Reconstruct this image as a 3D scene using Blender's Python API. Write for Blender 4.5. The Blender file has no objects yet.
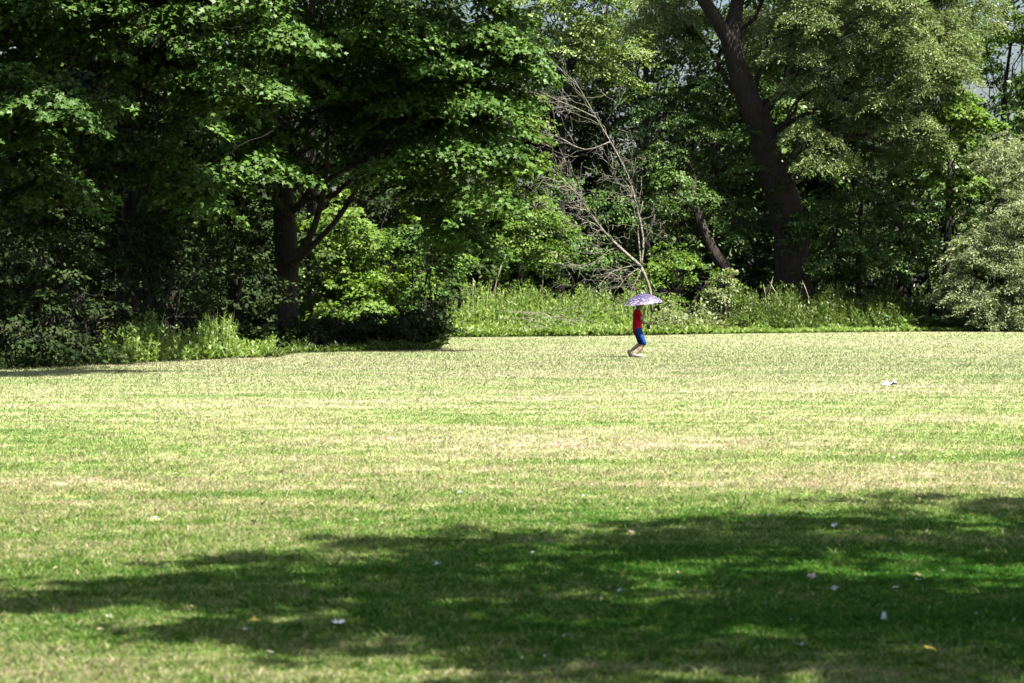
import bpy, bmesh, math, random
import numpy as np
from mathutils import Vector, Matrix
R = math.radians
rng = np.random.default_rng(7)
random.seed(7)
scene = bpy.context.scene
COL = scene.collection
F = 2400.0; CAMH = 1.8; HOR = 296.0
SUN_AZ, SUN_EL = R(122), R(62)          # azimuth from +y towards +x

def P(px, d, py=None, z=None):
    """ground / air point at distance d in front of the tripod along the sight line of the survey photo"""
    x = (px - 512) / F * d
    if py is not None: z = CAMH + (HOR - py) / F * d
    return Vector((x, d, 0.0 if z is None else z))

# ---------------------------------------------------------------- materials
def new_mat(name):
    m = bpy.data.materials.new(name); m.use_nodes = True
    nt = m.node_tree; nt.nodes.clear()
    return m, nt, nt.nodes.new('ShaderNodeOutputMaterial')
def N(nt, t, **kw):
    n = nt.nodes.new(t)
    for k, v in kw.items():
        if k in n.inputs.keys() if isinstance(k, str) else False: n.inputs[k].default_value = v
        else: setattr(n, k, v)
    return n
def ramp(nt, fac, stops, interp='LINEAR'):
    r = nt.nodes.new('ShaderNodeValToRGB'); r.color_ramp.interpolation = interp
    e = r.color_ramp.elements
    while len(e) < len(stops): e.new(0.5)
    for i, (p, c) in enumerate(stops): e[i].position = p; e[i].color = (*c, 1)
    nt.links.new(fac, r.inputs[0]); return r.outputs[0]
def noise(nt, vec, scale, detail=2, rough=0.5):
    n = nt.nodes.new('ShaderNodeTexNoise'); n.inputs['Scale'].default_value = scale
    n.inputs['Detail'].default_value = detail; n.inputs['Roughness'].default_value = rough
    if vec is not None: nt.links.new(vec, n.inputs['Vector'])
    return n.outputs['Fac']
def mix(nt, a, b, fac, mode='MIX'):
    m = nt.nodes.new('ShaderNodeMix'); m.data_type = 'RGBA'; m.blend_type = mode
    for sock, v in ((m.inputs[6], a), (m.inputs[7], b)):
        if hasattr(v, 'is_linked'): nt.links.new(v, sock)
        else: sock.default_value = (*v, 1)
    if hasattr(fac, 'is_linked'): nt.links.new(fac, m.inputs[0])
    else: m.inputs[0].default_value = fac
    return m.outputs[2]

def leaf_mat(name, dark, mid, light, trans=0.35, tint=(1.0, 1.15, 0.45), rough=0.45, spec=0.35, patch=0.25):
    m, nt, out = new_mat(name)
    at = nt.nodes.new('ShaderNodeAttribute'); at.attribute_name = 'var'
    geo = nt.nodes.new('ShaderNodeNewGeometry')
    ns = noise(nt, geo.outputs['Position'], 0.6, 3)
    add = nt.nodes.new('ShaderNodeMath'); add.operation = 'MULTIPLY_ADD'
    nt.links.new(ns, add.inputs[0]); add.inputs[1].default_value = patch * 2
    sub = nt.nodes.new('ShaderNodeMath'); sub.operation = 'SUBTRACT'; sub.inputs[1].default_value = patch
    nt.links.new(at.outputs['Fac'], sub.inputs[0]); nt.links.new(sub.outputs[0], add.inputs[2])
    c = ramp(nt, add.outputs[0], [(0.0, dark), (0.5, mid), (1.0, light)])
    p = nt.nodes.new('ShaderNodeBsdfPrincipled'); nt.links.new(c, p.inputs['Base Color'])
    p.inputs['Roughness'].default_value = rough; p.inputs['Specular IOR Level'].default_value = spec
    t = nt.nodes.new('ShaderNodeBsdfTranslucent')
    nt.links.new(mix(nt, c, tint, 1.0, 'MULTIPLY'), t.inputs['Color'])
    mx = nt.nodes.new('ShaderNodeMixShader'); mx.inputs[0].default_value = trans
    nt.links.new(p.outputs[0], mx.inputs[1]); nt.links.new(t.outputs[0], mx.inputs[2])
    nt.links.new(mx.outputs[0], out.inputs['Surface']); return m

def simple_mat(name, col, rough=0.6, spec=0.4, var=0.12, scale=8.0, bump=0.0, metal=0.0):
    m, nt, out = new_mat(name)
    tc = nt.nodes.new('ShaderNodeTexCoord')
    ns = noise(nt, tc.outputs['Object'], scale, 4)
    lo = tuple(max(0, c * (1 - var)) for c in col); hi = tuple(min(1, c * (1 + var)) for c in col)
    c = ramp(nt, ns, [(0.3, lo), (0.7, hi)])
    p = nt.nodes.new('ShaderNodeBsdfPrincipled'); nt.links.new(c, p.inputs['Base Color'])
    p.inputs['Roughness'].default_value = rough; p.inputs['Specular IOR Level'].default_value = spec
    p.inputs['Metallic'].default_value = metal
    if bump:
        b = nt.nodes.new('ShaderNodeBump'); b.inputs['Strength'].default_value = bump; b.inputs['Distance'].default_value = 0.02
        nt.links.new(ns, b.inputs['Height']); nt.links.new(b.outputs[0], p.inputs['Normal'])
    nt.links.new(p.outputs[0], out.inputs['Surface']); return m

def bark_mat(name, a, b, scale=1.0):
    m, nt, out = new_mat(name)
    tc = nt.nodes.new('ShaderNodeTexCoord')
    mp = nt.nodes.new('ShaderNodeMapping'); mp.inputs['Scale'].default_value = (6 * scale, 6 * scale, 0.8 * scale)
    nt.links.new(tc.outputs['Object'], mp.inputs['Vector'])
    v = nt.nodes.new('ShaderNodeTexVoronoi'); v.feature = 'DISTANCE_TO_EDGE'; v.inputs['Scale'].default_value = 2.6
    nt.links.new(mp.outputs[0], v.inputs['Vector'])
    n1 = noise(nt, mp.outputs[0], 2.5, 8, 0.75)
    n2 = noise(nt, tc.outputs['Object'], 0.9, 3)
    c = ramp(nt, n1, [(0.3, a), (0.7, b)])
    c = mix(nt, c, (a[0] * 0.8, a[1] * 1.05, a[2] * 0.5), ramp(nt, n2, [(0.5, (0, 0, 0)), (0.65, (0.6, 0.6, 0.6))]))
    cr = ramp(nt, v.outputs['Distance'], [(0.0, (0.6, 0.6, 0.6)), (0.25, (1, 1, 1))])
    c = mix(nt, c, cr, 1.0, 'MULTIPLY')
    p = nt.nodes.new('ShaderNodeBsdfPrincipled'); nt.links.new(c, p.inputs['Base Color'])
    p.inputs['Roughness'].default_value = 0.9
    bm_ = nt.nodes.new('ShaderNodeBump'); bm_.inputs['Strength'].default_value = 0.9; bm_.inputs['Distance'].default_value = 0.12
    nt.links.new(v.outputs['Distance'], bm_.inputs['Height']); nt.links.new(bm_.outputs[0], p.inputs['Normal'])
    nt.links.new(p.outputs[0], out.inputs['Surface']); return m

def lawn_colour(nt, with_var):
    """turf colour from the ground position: dry straw bands, yellow-green and lush patches"""
    geo = nt.nodes.new('ShaderNodeNewGeometry')
    sep = nt.nodes.new('ShaderNodeSeparateXYZ'); nt.links.new(geo.outputs['Position'], sep.inputs[0])
    cmb = nt.nodes.new('ShaderNodeCombineXYZ')
    nt.links.new(sep.outputs[0], cmb.inputs[0]); nt.links.new(sep.outputs[1], cmb.inputs[1])
    pos = cmb.outputs[0]
    mp = nt.nodes.new('ShaderNodeMapping'); mp.inputs['Scale'].default_value = (0.13, 0.5, 1); mp.inputs['Rotation'].default_value = (0, 0, R(-9))
    nt.links.new(pos, mp.inputs['Vector'])
    band = noise(nt, mp.outputs[0], 1.0, 3, 0.6)       # mowing-wide bands
    big = noise(nt, pos, 0.06, 2, 0.5)
    med = noise(nt, pos, 2.2, 4, 0.65)
    fine = noise(nt, pos, 18.0, 3, 0.6)
    def madd(a, k, b):
        m = nt.nodes.new('ShaderNodeMath'); m.operation = 'MULTIPLY_ADD'
        nt.links.new(a, m.inputs[0]); m.inputs[1].default_value = k
        if hasattr(b, 'is_linked'): nt.links.new(b, m.inputs[2])
        else: m.inputs[2].default_value = b
        return m.outputs[0]
    # dryness rises with distance from the shaded near corner
    mr = nt.nodes.new('ShaderNodeMapRange'); mr.inputs['From Min'].default_value = 11; mr.inputs['From Max'].default_value = 55
    mr.inputs['To Min'].default_value = -0.07; mr.inputs['To Max'].default_value = -0.03
    nt.links.new(sep.outputs[1], mr.inputs['Value'])
    s = madd(band, 1.5, mr.outputs[0])
    # greener turf colour painted where the oak's shadow falls, to deepen its shade
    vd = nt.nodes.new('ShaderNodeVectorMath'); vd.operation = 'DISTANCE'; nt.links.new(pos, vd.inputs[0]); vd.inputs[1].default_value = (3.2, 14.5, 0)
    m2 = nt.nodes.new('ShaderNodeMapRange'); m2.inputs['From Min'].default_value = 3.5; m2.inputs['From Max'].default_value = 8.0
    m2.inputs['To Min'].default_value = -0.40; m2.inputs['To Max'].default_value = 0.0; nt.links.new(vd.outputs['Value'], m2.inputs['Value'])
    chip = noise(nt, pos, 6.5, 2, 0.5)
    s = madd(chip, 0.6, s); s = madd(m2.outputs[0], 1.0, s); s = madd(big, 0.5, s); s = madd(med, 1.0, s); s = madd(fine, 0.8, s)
    s = madd(s, 1.0, -1.66)
    if with_var:
        at = nt.nodes.new('ShaderNodeAttribute'); at.attribute_name = 'var'
        s = madd(at.outputs['Fac'], 0.9, s); s = madd(s, 1.0, -0.45)
    c = ramp(nt, s, [(0.0, (0.045, 0.16, 0.01)), (0.25, (0.165, 0.30, 0.032)), (0.47, (0.345, 0.39, 0.125)),
                     (0.74, (0.48, 0.445, 0.25)), (1.0, (0.68, 0.51, 0.36))])
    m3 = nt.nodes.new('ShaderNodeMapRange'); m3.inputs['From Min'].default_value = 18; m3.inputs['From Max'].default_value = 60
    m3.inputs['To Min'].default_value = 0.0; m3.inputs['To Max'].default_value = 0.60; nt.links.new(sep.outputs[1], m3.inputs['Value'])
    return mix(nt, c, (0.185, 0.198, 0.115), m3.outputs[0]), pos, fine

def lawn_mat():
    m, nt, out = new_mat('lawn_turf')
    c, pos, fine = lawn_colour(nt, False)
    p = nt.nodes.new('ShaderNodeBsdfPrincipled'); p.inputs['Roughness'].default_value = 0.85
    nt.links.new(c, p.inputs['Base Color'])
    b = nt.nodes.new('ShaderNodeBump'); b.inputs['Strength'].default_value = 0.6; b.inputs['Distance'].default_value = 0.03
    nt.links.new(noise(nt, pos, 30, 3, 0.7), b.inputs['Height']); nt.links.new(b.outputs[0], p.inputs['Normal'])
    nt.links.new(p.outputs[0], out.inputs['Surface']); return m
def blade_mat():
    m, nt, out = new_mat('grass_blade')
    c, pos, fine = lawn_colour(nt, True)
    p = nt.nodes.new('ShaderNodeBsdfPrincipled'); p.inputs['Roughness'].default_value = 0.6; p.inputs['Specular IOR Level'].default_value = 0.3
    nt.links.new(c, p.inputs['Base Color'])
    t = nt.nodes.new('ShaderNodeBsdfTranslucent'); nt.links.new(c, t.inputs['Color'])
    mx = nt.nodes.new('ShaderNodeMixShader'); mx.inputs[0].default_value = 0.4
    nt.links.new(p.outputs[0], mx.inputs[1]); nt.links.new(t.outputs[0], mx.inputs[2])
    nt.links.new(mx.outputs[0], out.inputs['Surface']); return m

M = {}
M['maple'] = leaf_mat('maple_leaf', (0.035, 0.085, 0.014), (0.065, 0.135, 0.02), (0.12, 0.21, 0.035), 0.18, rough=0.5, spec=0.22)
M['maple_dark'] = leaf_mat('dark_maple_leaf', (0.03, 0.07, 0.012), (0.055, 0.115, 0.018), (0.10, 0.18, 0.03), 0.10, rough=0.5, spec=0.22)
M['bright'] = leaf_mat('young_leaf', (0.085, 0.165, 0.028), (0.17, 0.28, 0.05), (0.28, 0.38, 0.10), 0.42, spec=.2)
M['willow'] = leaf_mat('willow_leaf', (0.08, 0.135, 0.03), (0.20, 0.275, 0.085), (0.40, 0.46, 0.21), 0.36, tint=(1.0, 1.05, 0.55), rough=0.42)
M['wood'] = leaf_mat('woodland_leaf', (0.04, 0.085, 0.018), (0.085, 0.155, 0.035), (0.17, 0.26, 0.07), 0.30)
M['shade'] = leaf_mat('shade_darkened_leaf', (0.014, 0.028, 0.008), (0.026, 0.046, 0.012), (0.055, 0.085, 0.022), 0.12, rough=.6, spec=.12)  # leaf colour darkened to stand in for deep shade in the wood
M['shrub_pale'] = leaf_mat('grey_green_leaf', (0.14, 0.19, 0.065), (0.29, 0.345, 0.16), (0.47, 0.51, 0.31), 0.42, tint=(1.0, 1.05, 0.6))
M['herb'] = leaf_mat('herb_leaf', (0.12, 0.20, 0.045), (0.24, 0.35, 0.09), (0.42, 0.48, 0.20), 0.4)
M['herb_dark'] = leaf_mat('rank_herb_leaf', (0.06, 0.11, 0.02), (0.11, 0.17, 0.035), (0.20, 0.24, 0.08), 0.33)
M['burdock'] = leaf_mat('burdock_leaf', (0.08, 0.16, 0.05), (0.12, 0.23, 0.07), (0.19, 0.31, 0.11), 0.3, rough=0.5)
M['bark'] = bark_mat('maple_bark', (0.02, 0.017, 0.013), (0.06, 0.05, 0.037))
M['bark_willow'] = bark_mat('willow_bark', (0.018, 0.013, 0.010), (0.085, 0.062, 0.048), 0.6)
M['bark_dead'] = bark_mat('dead_wood', (0.38, 0.34, 0.27), (0.58, 0.52, 0.42), 2.0)
M['stem'] = simple_mat('green_stem', (0.13, 0.17, 0.06))
M['straw'] = simple_mat('dry_straw', (0.45, 0.38, 0.26))
M['floor'] = simple_mat('woodland_soil', (0.045, 0.04, 0.022), 0.95, 0.1, 0.5, 2.0, 0.5)
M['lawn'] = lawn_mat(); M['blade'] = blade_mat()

# ---------------------------------------------------------------- object helpers
def tag(o, label=None, cat=None, group=None, kind=None):
    if label: o['label'] = label
    if cat: o['category'] = cat
    if group: o['group'] = group
    if kind: o['kind'] = kind
    return o
def empty(name, loc, label, cat, group=None):
    o = bpy.data.objects.new(name, None); COL.objects.link(o); o.location = loc
    return tag(o, label, cat, group)
def link_mesh(name, me, mat, parent=None, origin=None):
    o = bpy.data.objects.new(name, me); COL.objects.link(o)
    if mat: me.materials.append(mat)
    if parent is not None:
        o.parent = parent
    return o
def mesh_np(name, V, k, var, mat, parent=None, n_per=None):
    """V (n*k,3) world verts: n polygons of k corners each; stored relative to the parent's location"""
    if parent is not None: V = V - np.array(parent.location)[None]
    n = len(V) // k
    me = bpy.data.meshes.new(name)
    me.vertices.add(n * k); me.vertices.foreach_set('co', V.astype(np.float32).ravel())
    me.loops.add(n * k); me.loops.foreach_set('vertex_index', np.arange(n * k, dtype=np.int32))
    me.polygons.add(n); me.polygons.foreach_set('loop_start', np.arange(0, n * k, k, dtype=np.int32))
    me.update(calc_edges=True)
    a = me.attributes.new('var', 'FLOAT', 'FACE'); a.data.foreach_set('value', var.astype(np.float32))
    return link_mesh(name, me, mat, parent)

class MB:
    def __init__(s): s.v = []; s.f = []
    def tube(s, pts, rad, sides=6, wob=0.0, cap=True):
        pts = [Vector(p) for p in pts]; b = len(s.v); n = len(pts)
        up = Vector((0.3, 0.9, 0.1))
        for i, p in enumerate(pts):
            t = (pts[min(i + 1, n - 1)] - pts[max(i - 1, 0)])
            if t.length < 1e-6: t = Vector((0, 0, 1))
            t.normalize(); a = t.cross(up)
            if a.length < 1e-3: a = t.cross(Vector((1, 0, 0)))
            a.normalize(); c = t.cross(a)
            for j in range(sides):
                an = 2 * math.pi * j / sides
                r = rad[i] * (1 + wob * random.uniform(-1, 1))
                s.v.append(p + a * (math.cos(an) * r) + c * (math.sin(an) * r))
        for i in range(n - 1):
            for j in range(sides):
                q = b + i * sides + j; q2 = b + i * sides + (j + 1) % sides
                s.f.append((q, q2, q2 + sides, q + sides))
        if cap and sides > 2:
            s.f.append(tuple(range(b + sides - 1, b - 1, -1))); e = b + (n - 1) * sides
            s.f.append(tuple(range(e, e + sides)))
    def poly(s, pts):
        b = len(s.v); s.v += [Vector(p) for p in pts]; s.f.append(tuple(range(b, b + len(pts))))
    def build(s, name, mat, parent=None, smooth=True):
        me = bpy.data.meshes.new(name)
        o = parent.location if parent is not None else Vector((0, 0, 0))
        me.from_pydata([tuple(v - o) for v in s.v], [], s.f); me.update()
        if smooth: me.polygons.foreach_set('use_smooth', [True] * len(me.polygons))
        return link_mesh(name, me, mat, parent)

def curve(a, b, sag=0.0, wob=0.1, n=7, ctrl=None):
    a = Vector(a); b = Vector(b); L = (b - a).length
    c = ctrl if ctrl is not None else (a + b) / 2 + Vector((0, 0, sag * L))
    out = []
    for i in range(n):
        t = i / (n - 1)
        p = a * (1 - t) ** 2 + c * 2 * t * (1 - t) + b * t * t
        w = wob * math.sin(math.pi * t)
        out.append(p + Vector((random.uniform(-w, w), random.uniform(-w, w), random.uniform(-w, w)))); 
    return out
def taper(r0, r1, n, p=1.0): return [r0 + (r1 - r0) * (i / (n - 1)) ** p for i in range(n)]
def subdiv(pts, k=4):
    """Catmull-Rom through the points"""
    pts = [Vector(p) for p in pts]; out = []
    for i in range(len(pts) - 1):
        p0 = pts[max(i - 1, 0)]; p1 = pts[i]; p2 = pts[i + 1]; p3 = pts[min(i + 2, len(pts) - 1)]
        for j in range(k):
            t = j / k
            out.append(0.5 * ((2 * p1) + (p2 - p0) * t + (2 * p0 - 5 * p1 + 4 * p2 - p3) * t * t + (3 * p1 - p0 - 3 * p2 + p3) * t ** 3))
    out.append(pts[-1]); return out
def interp_r(r, k):
    out = []
    for i in range(len(r) - 1):
        for j in range(k): out.append(r[i] + (r[i + 1] - r[i]) * j / k)
    return out + [r[-1]]

# ---------------------------------------------------------------- leaves
T = {
 'maple': np.array([(0, 0), (-.05, .28), (.24, .26), (.42, .58), (.52, .24), (1, 0), (.52, -.24), (.42, -.58), (.24, -.26), (-.05, -.28)]),
 'oval': np.array([(0, 0), (.3, .27), (.7, .22), (1, 0), (.7, -.22), (.3, -.27)]),
 'lance': np.array([(0, 0), (.4, .17), (1, 0), (.4, -.17)]),
 'heart': np.array([(.08, 0), (-.1, .2), (.05, .42), (.4, .42), (.8, .2), (1, 0), (.8, -.2), (.4, -.42), (.05, -.42), (-.1, -.2)]),
}
def unit(a): return a / (np.linalg.norm(a, axis=1, keepdims=True) + 1e-9)
def place(kind, C, D, Nn, L):
    t = T[kind]; k = len(t)
    D = unit(D); Nn = unit(Nn - D * (Nn * D).sum(1, keepdims=True)); S = np.cross(Nn, D)
    L = L[:, None, None]
    V = (C[:, None, :] + D[:, None, :] * t[None, :, 0:1] * L + S[:, None, :] * t[None, :, 1:2] * L
         - Nn[:, None, :] * (0.28 * t[None, :, 0:1] ** 2 + 0.35 * np.abs(t[None, :, 1:2])) * L * 0.6)
    return V.reshape(-1, 3), k
CULL = [-0.35]; CLUMP = [0.0]; FLAT = [.62]
def shell(blob, n, inner=0.35, front=0.25):
    """spray centres over an uneven ellipsoid; a share sits inside; the sky and open side carries a few more"""
    c, r = np.array(blob[0]), np.array(blob[1])
    u = unit(rng.normal(size=(n * 2, 3)))
    keep = rng.random(n * 2) < (0.62 - front * u[:, 1] + 0.12 * u[:, 2]); u = u[keep][:n]
    m = len(u)
    if CLUMP[0] > 0:
        cl = CLUMP[0]; nc = max(4, m // 15); cen = unit(rng.normal(size=(nc, 3)) + np.array([0, -front, .1])) * r * rng.uniform(.72, 1.05, nc)[:, None]
        sz = cl * rng.uniform(.6, 1.35, nc); w_ = sz ** 2; idx = rng.choice(nc, m, p=w_ / w_.sum())
        o3 = unit(rng.normal(size=(m, 3))); o3[:, 2] = np.abs(o3[:, 2]) * 1.0 - .25; rad = rng.uniform(.55, 1.0, m)
        off = o3 * rad[:, None] * sz[idx][:, None] * np.array([1, 1, FLAT[0]])
        off[:, 2] -= .3 * FLAT[0] * (off[:, 0] ** 2 + off[:, 1] ** 2) / sz[idx]
        inn = rng.random(m) < inner * .5
        pts = np.where(inn[:, None], u * r * rng.uniform(.2, .75, m)[:, None], cen[idx] + off) + c
        return pts, np.where(inn[:, None], u, unit(o3 + .5 * unit(cen[idx])))
    q = np.where(rng.random(m) < inner, rng.uniform(0.3, 0.85, m), rng.uniform(0.85, 1.08, m))
    ph = rng.uniform(0, 6.28, 6)
    lump = 1 + 0.13 * np.sin(u[:, 0] * 5 + ph[0]) * np.sin(u[:, 2] * 6 + ph[1]) + 0.10 * np.sin(u[:, 1] * 9 + ph[2] + u[:, 2] * 7)
    pts = c + u * r * (q * lump)[:, None]
    f = (np.sin(pts[:, 0] * 1.9 + ph[3] + 1.2 * np.sin(pts[:, 2] * 1.3)) + np.sin(pts[:, 2] * 2.6 + ph[4] + np.sin(pts[:, 0] * 1.1)) + .7 * np.sin(pts[:, 1] * 2.2 + ph[5]))
    keep = (f > CULL[0]) | (q < .6)
    return pts[keep], u[keep]
def sprays(C, O, per, Rr, kind, L, droop=0.35, up=0.8, jit=0.45, gap=0.0):
    n = len(C)
    h = O.copy(); h[:, 2] = 0; h += rng.normal(size=h.shape) * np.array([.45, .45, 0.0]); h[:, 2] = 0; h = unit(h)
    l = np.stack([-h[:, 1], h[:, 0], np.zeros(n)], 1)
    Rs = Rr * rng.uniform(0.6, 1.35, n)
    tilt = rng.uniform(0.0, 0.5, n)
    h2 = h.copy(); h2[:, 2] = -tilt
    rep = lambda a: np.repeat(a, per, axis=0)
    N_ = n * per
    t = rng.uniform(-.7, 1, N_); s = rng.normal(size=N_) * .42 * (1.1 - 0.5 * np.abs(t))
    Rv = rep(Rs)
    pos = rep(C) + rep(h2) * (t * Rv)[:, None] + rep(l) * (s * Rv)[:, None]
    pos[:, 2] += -droop * Rv * (t * np.abs(t)) * 0.6 - 0.3 * Rv * s * s + rng.normal(size=N_) * 0.10 * Rv
    D = rep(h) * .7 + rep(l) * (s * 1.2)[:, None] + rng.normal(size=(N_, 3)) * .45; D[:, 2] -= .35
    Nn = np.array([0, 0, up]) + rep(O) * .45 + rng.normal(size=(N_, 3)) * jit
    Ls = L * rng.uniform(.6, 1.25, N_)
    V, k = place(kind, pos, D, Nn, Ls)
    var = np.clip(0.5 + rng.normal(size=N_) * .16 + rep(rng.normal(size=n)) * .12, 0, 1)
    return V, k, var
def strands(C, O, per, length, kind, L):
    """hanging willow wands, narrow leaves all along"""
    n = len(C); rep = lambda a: np.repeat(a, per, axis=0); N_ = n * per
    ln = length * rng.uniform(.5, 1.3, n)
    h = O.copy(); h[:, 2] = 0; h = unit(h + rng.normal(size=h.shape) * [.4, .4, 0])
    t = rng.uniform(0, 1, N_)
    pos = rep(C) + rep(h) * (0.55 * rep(ln) * np.sqrt(t))[:, None] + rng.normal(size=(N_, 3)) * .05
    pos[:, 2] += rep(ln) * (0.25 * t - 0.95 * t * t)
    D = rng.normal(size=(N_, 3)) * .55 + rep(h) * .3; D[:, 2] -= .75
    Nn = rng.normal(size=(N_, 3)) + np.array([0, 0, .5]) + rep(h) * .5
    V, k = place(kind, pos, D, Nn, L * rng.uniform(.6, 1.25, N_))
    return V, k, np.clip(.5 + rng.normal(size=N_) * .2 + rep(rng.normal(size=n)) * .13, 0, 1)

def limb_mesh(trunk, trad, target, blob, r_scale=0.45, subs=7, lowcap=0.9):
    """a limb leaving the trunk under the target and its twigs"""
    tz = target.z
    best = max(1, min(len(trunk) - 1, int(len(trunk) * random.uniform(0.35, lowcap))))
    for i, p in enumerate(trunk):
        if p.z < tz * 0.72: best = i
    best = max(1, min(best, len(trunk) - 1)); s = trunk[best]; r = trad[best] * r_scale
    mb = MB(); n = 9
    L = (target - s).length
    ctrl = s + (target - s) * 0.45 + Vector((0, 0, 0.14 * L))
    pts = curve(s, target, wob=0.05 * L, n=n, ctrl=ctrl)
    mb.tube(pts, taper(r, 0.03, n, 0.8), 7)
    rr = Vector(blob[1])
    for k in range(subs):
        i = random.randint(3, n - 1); u = Vector((random.gauss(0, 1), random.gauss(0, 1), random.gauss(.2, .8))).normalized()
        e = Vector(blob[0]) + Vector((u.x * rr.x, u.y * rr.y, u.z * rr.z)) * random.uniform(.6, .95)
        q = curve(pts[i], e, sag=0.08, wob=0.08, n=6); r1 = max(0.02, r * (1 - i / n) * 0.6)
        mb.tube(q, taper(r1, 0.012, 6), 5)
        for kk in range(3):
            j = random.randint(2, 5); e2 = q[j] + Vector((random.gauss(0, 1), random.gauss(0, 1), random.gauss(.2, .5))).normalized() * random.uniform(.6, 1.5)
            mb.tube(curve(q[j], e2, wob=.05, n=4), taper(max(.012, r1 * .4), .006, 4), 4)
    return mb

def tree(name, label, cat, trunk_pts, trunk_r, blobs, kind, leaf, bark, L, dens, per, Rr, group=None, style='spray',
         subs=7, limbs=True, inner=.35, front=.25, leafname='crown', r_scale=.32, droop=.35, up=.8, jit=.45, tips=None):
    base = Vector(trunk_pts[0]); base.z = 0
    root = empty(name, base, label, cat, group)
    tp = subdiv(trunk_pts, 4); tr = interp_r(trunk_r, 4)
    mb = MB(); mb.tube(tp, tr, 14, 0.05)
    for k in range(6):                                       # root flare
        a = k * 1.05 + random.uniform(-.2, .2); r0 = trunk_r[0]
        d = Vector((math.cos(a), math.sin(a), 0))
        mb.tube([base + d * r0 * .35 + Vector((0, 0, r0 * 1.6)), base + d * r0 * .95 + Vector((0, 0, r0 * .45)), base + d * r0 * 1.7 + Vector((0, 0, -.05))],
                [r0 * .35, r0 * .3, r0 * .12], 6)
    mb.build('trunk', bark, root)
    Vs, vs, kk = [], [], None
    for b in blobs:
        if limbs and b[0][2] > 5.2: limb_mesh(tp, tr, Vector(b[0]) , b, r_scale, subs).build('limb', bark, root)
        rx, ry, rz = b[1]; area = 4 * math.pi * ((rx * ry) ** 1.6 / 3 + (rx * rz) ** 1.6 / 3 + (ry * rz) ** 1.6 / 3) ** (1 / 1.6)
        C, O = shell(b, max(6, int(area * dens)), inner, front)
        ok = C[:, 2] > 0.1; C, O = C[ok], O[ok]
        V, kk, v = (strands if style == 'strand' else sprays)(C, O, per, Rr, kind, L, **({} if style == 'strand' else dict(droop=droop, up=up, jit=jit)))
        Vs.append(V); vs.append(v)
    mesh_np(leafname, np.concatenate(Vs), kk, np.concatenate(vs), leaf, root)
    return root

def shrub(name, label, cat, base, blobs, kind, leaf, bark, L, dens, per, Rr, group=None, stems=5, **kw):
    root = empty(name, Vector((base.x, base.y, 0)), label, cat, group)
    style = kw.pop('style', 'spray'); inner = kw.pop('inner', .4); front = kw.pop('front', .25)
    mb = MB()
    for b in blobs:
        for s in range(stems):
            u = Vector((random.gauss(0, .5), random.gauss(0, .5), random.uniform(0.1, 1)))
            e = Vector(b[0]) + Vector((u.x * b[1][0], u.y * b[1][1], u.z * b[1][2])) * .85
            st = Vector((base.x + random.gauss(0, .25) + (b[0][0] - base.x) * .25, base.y + random.gauss(0, .25) + (b[0][1] - base.y) * .25, -.03))
            q = curve(st, e, sag=.12, wob=.08, n=7); mb.tube(q, taper(.05, .01, 7), 5)
            for _ in range(3):
                j = random.randint(2, 6)
                mb.tube(curve(q[j], q[j] + Vector((random.gauss(0, .6), random.gauss(0, .6), random.gauss(.3, .4))), wob=.04, n=4), taper(.018, .005, 4), 4)
    mb.build('stem', bark, root)
    Vs, vs, k = [], [], None
    for b in blobs:
        rx, ry, rz = b[1]; area = 4 * math.pi * ((rx * ry) ** 1.6 / 3 + (rx * rz) ** 1.6 / 3 + (ry * rz) ** 1.6 / 3) ** (1 / 1.6)
        C, O = shell(b, max(6, int(area * dens)), inner, front); ok = C[:, 2] > .15; C, O = C[ok], O[ok]
        V, k, v = (strands if style == 'strand' else sprays)(C, O, per, Rr, kind, L, **kw)
        ok2 = np.repeat(V.reshape(-1, k, 3)[:, :, 2].min(1) > 0.0, 1)
        V = V.reshape(-1, k, 3)[ok2].reshape(-1, 3); v = v[ok2]
        Vs.append(V); vs.append(v)
    mesh_np('foliage', np.concatenate(Vs), k, np.concatenate(vs), leaf, root)
    return root
def B(px, py, d, rx, ry=None, rz=None):
    """crown mass centred on a sight line, radii in metres"""
    return (tuple(P(px, d, py)), (rx, ry or rx, rz or rx * .8))

# ---------------------------------------------------------------- setting
EDGE = [(-400, 46), (-60, 56), (60, 60), (110, 62.5), (280, 71), (300, 76), (440, 81), (450, 104), (640, 109), (730, 115), (920, 122), (1100, 121), (1500, 110)]
def edge_d(px):
    for (a, da), (b, db) in zip(EDGE, EDGE[1:]):
        if px <= b: return da + (db - da) * (px - a) / (b - a)
    return EDGE[-1][1]
me = bpy.data.meshes.new('lawn')
bm = bmesh.new()
xs = [-2500, -600, -200, -80, -40, -20, -10, 0, 10, 20, 40, 80, 200, 600, 2500]; ys = [-2500, -600, -150, -40, 0, 10, 30, 60, 90, 120, 160, 300, 900, 3500]
g = [[bm.verts.new((x, y, 0)) for x in xs] for y in ys]
for j in range(len(ys) - 1):
    for i in range(len(xs) - 1): bm.faces.new((g[j][i], g[j][i + 1], g[j + 1][i + 1], g[j + 1][i]))
bm.to_mesh(me); bm.free()
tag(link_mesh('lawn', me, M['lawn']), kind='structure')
mb = MB()                                                     # bare woodland soil behind the mown edge
fr = []; 
for i in range(len(EDGE) - 1):
    (a, da), (b, db) = EDGE[i], EDGE[i + 1]
    for k in range(6):
        t = k / 6; fr.append(P(a + (b - a) * t, da + (db - da) * t + random.uniform(.2, .9)))
fr.append(P(*EDGE[-1]))
for p, q in zip(fr, fr[1:]):
    k1, k2 = 2600 / p.y, 2600 / q.y
    mb.poly([(p.x, p.y, .004), (q.x, q.y, .004), (q.x * k2, 2600, .004), (p.x * k1, 2600, .004)])
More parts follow.
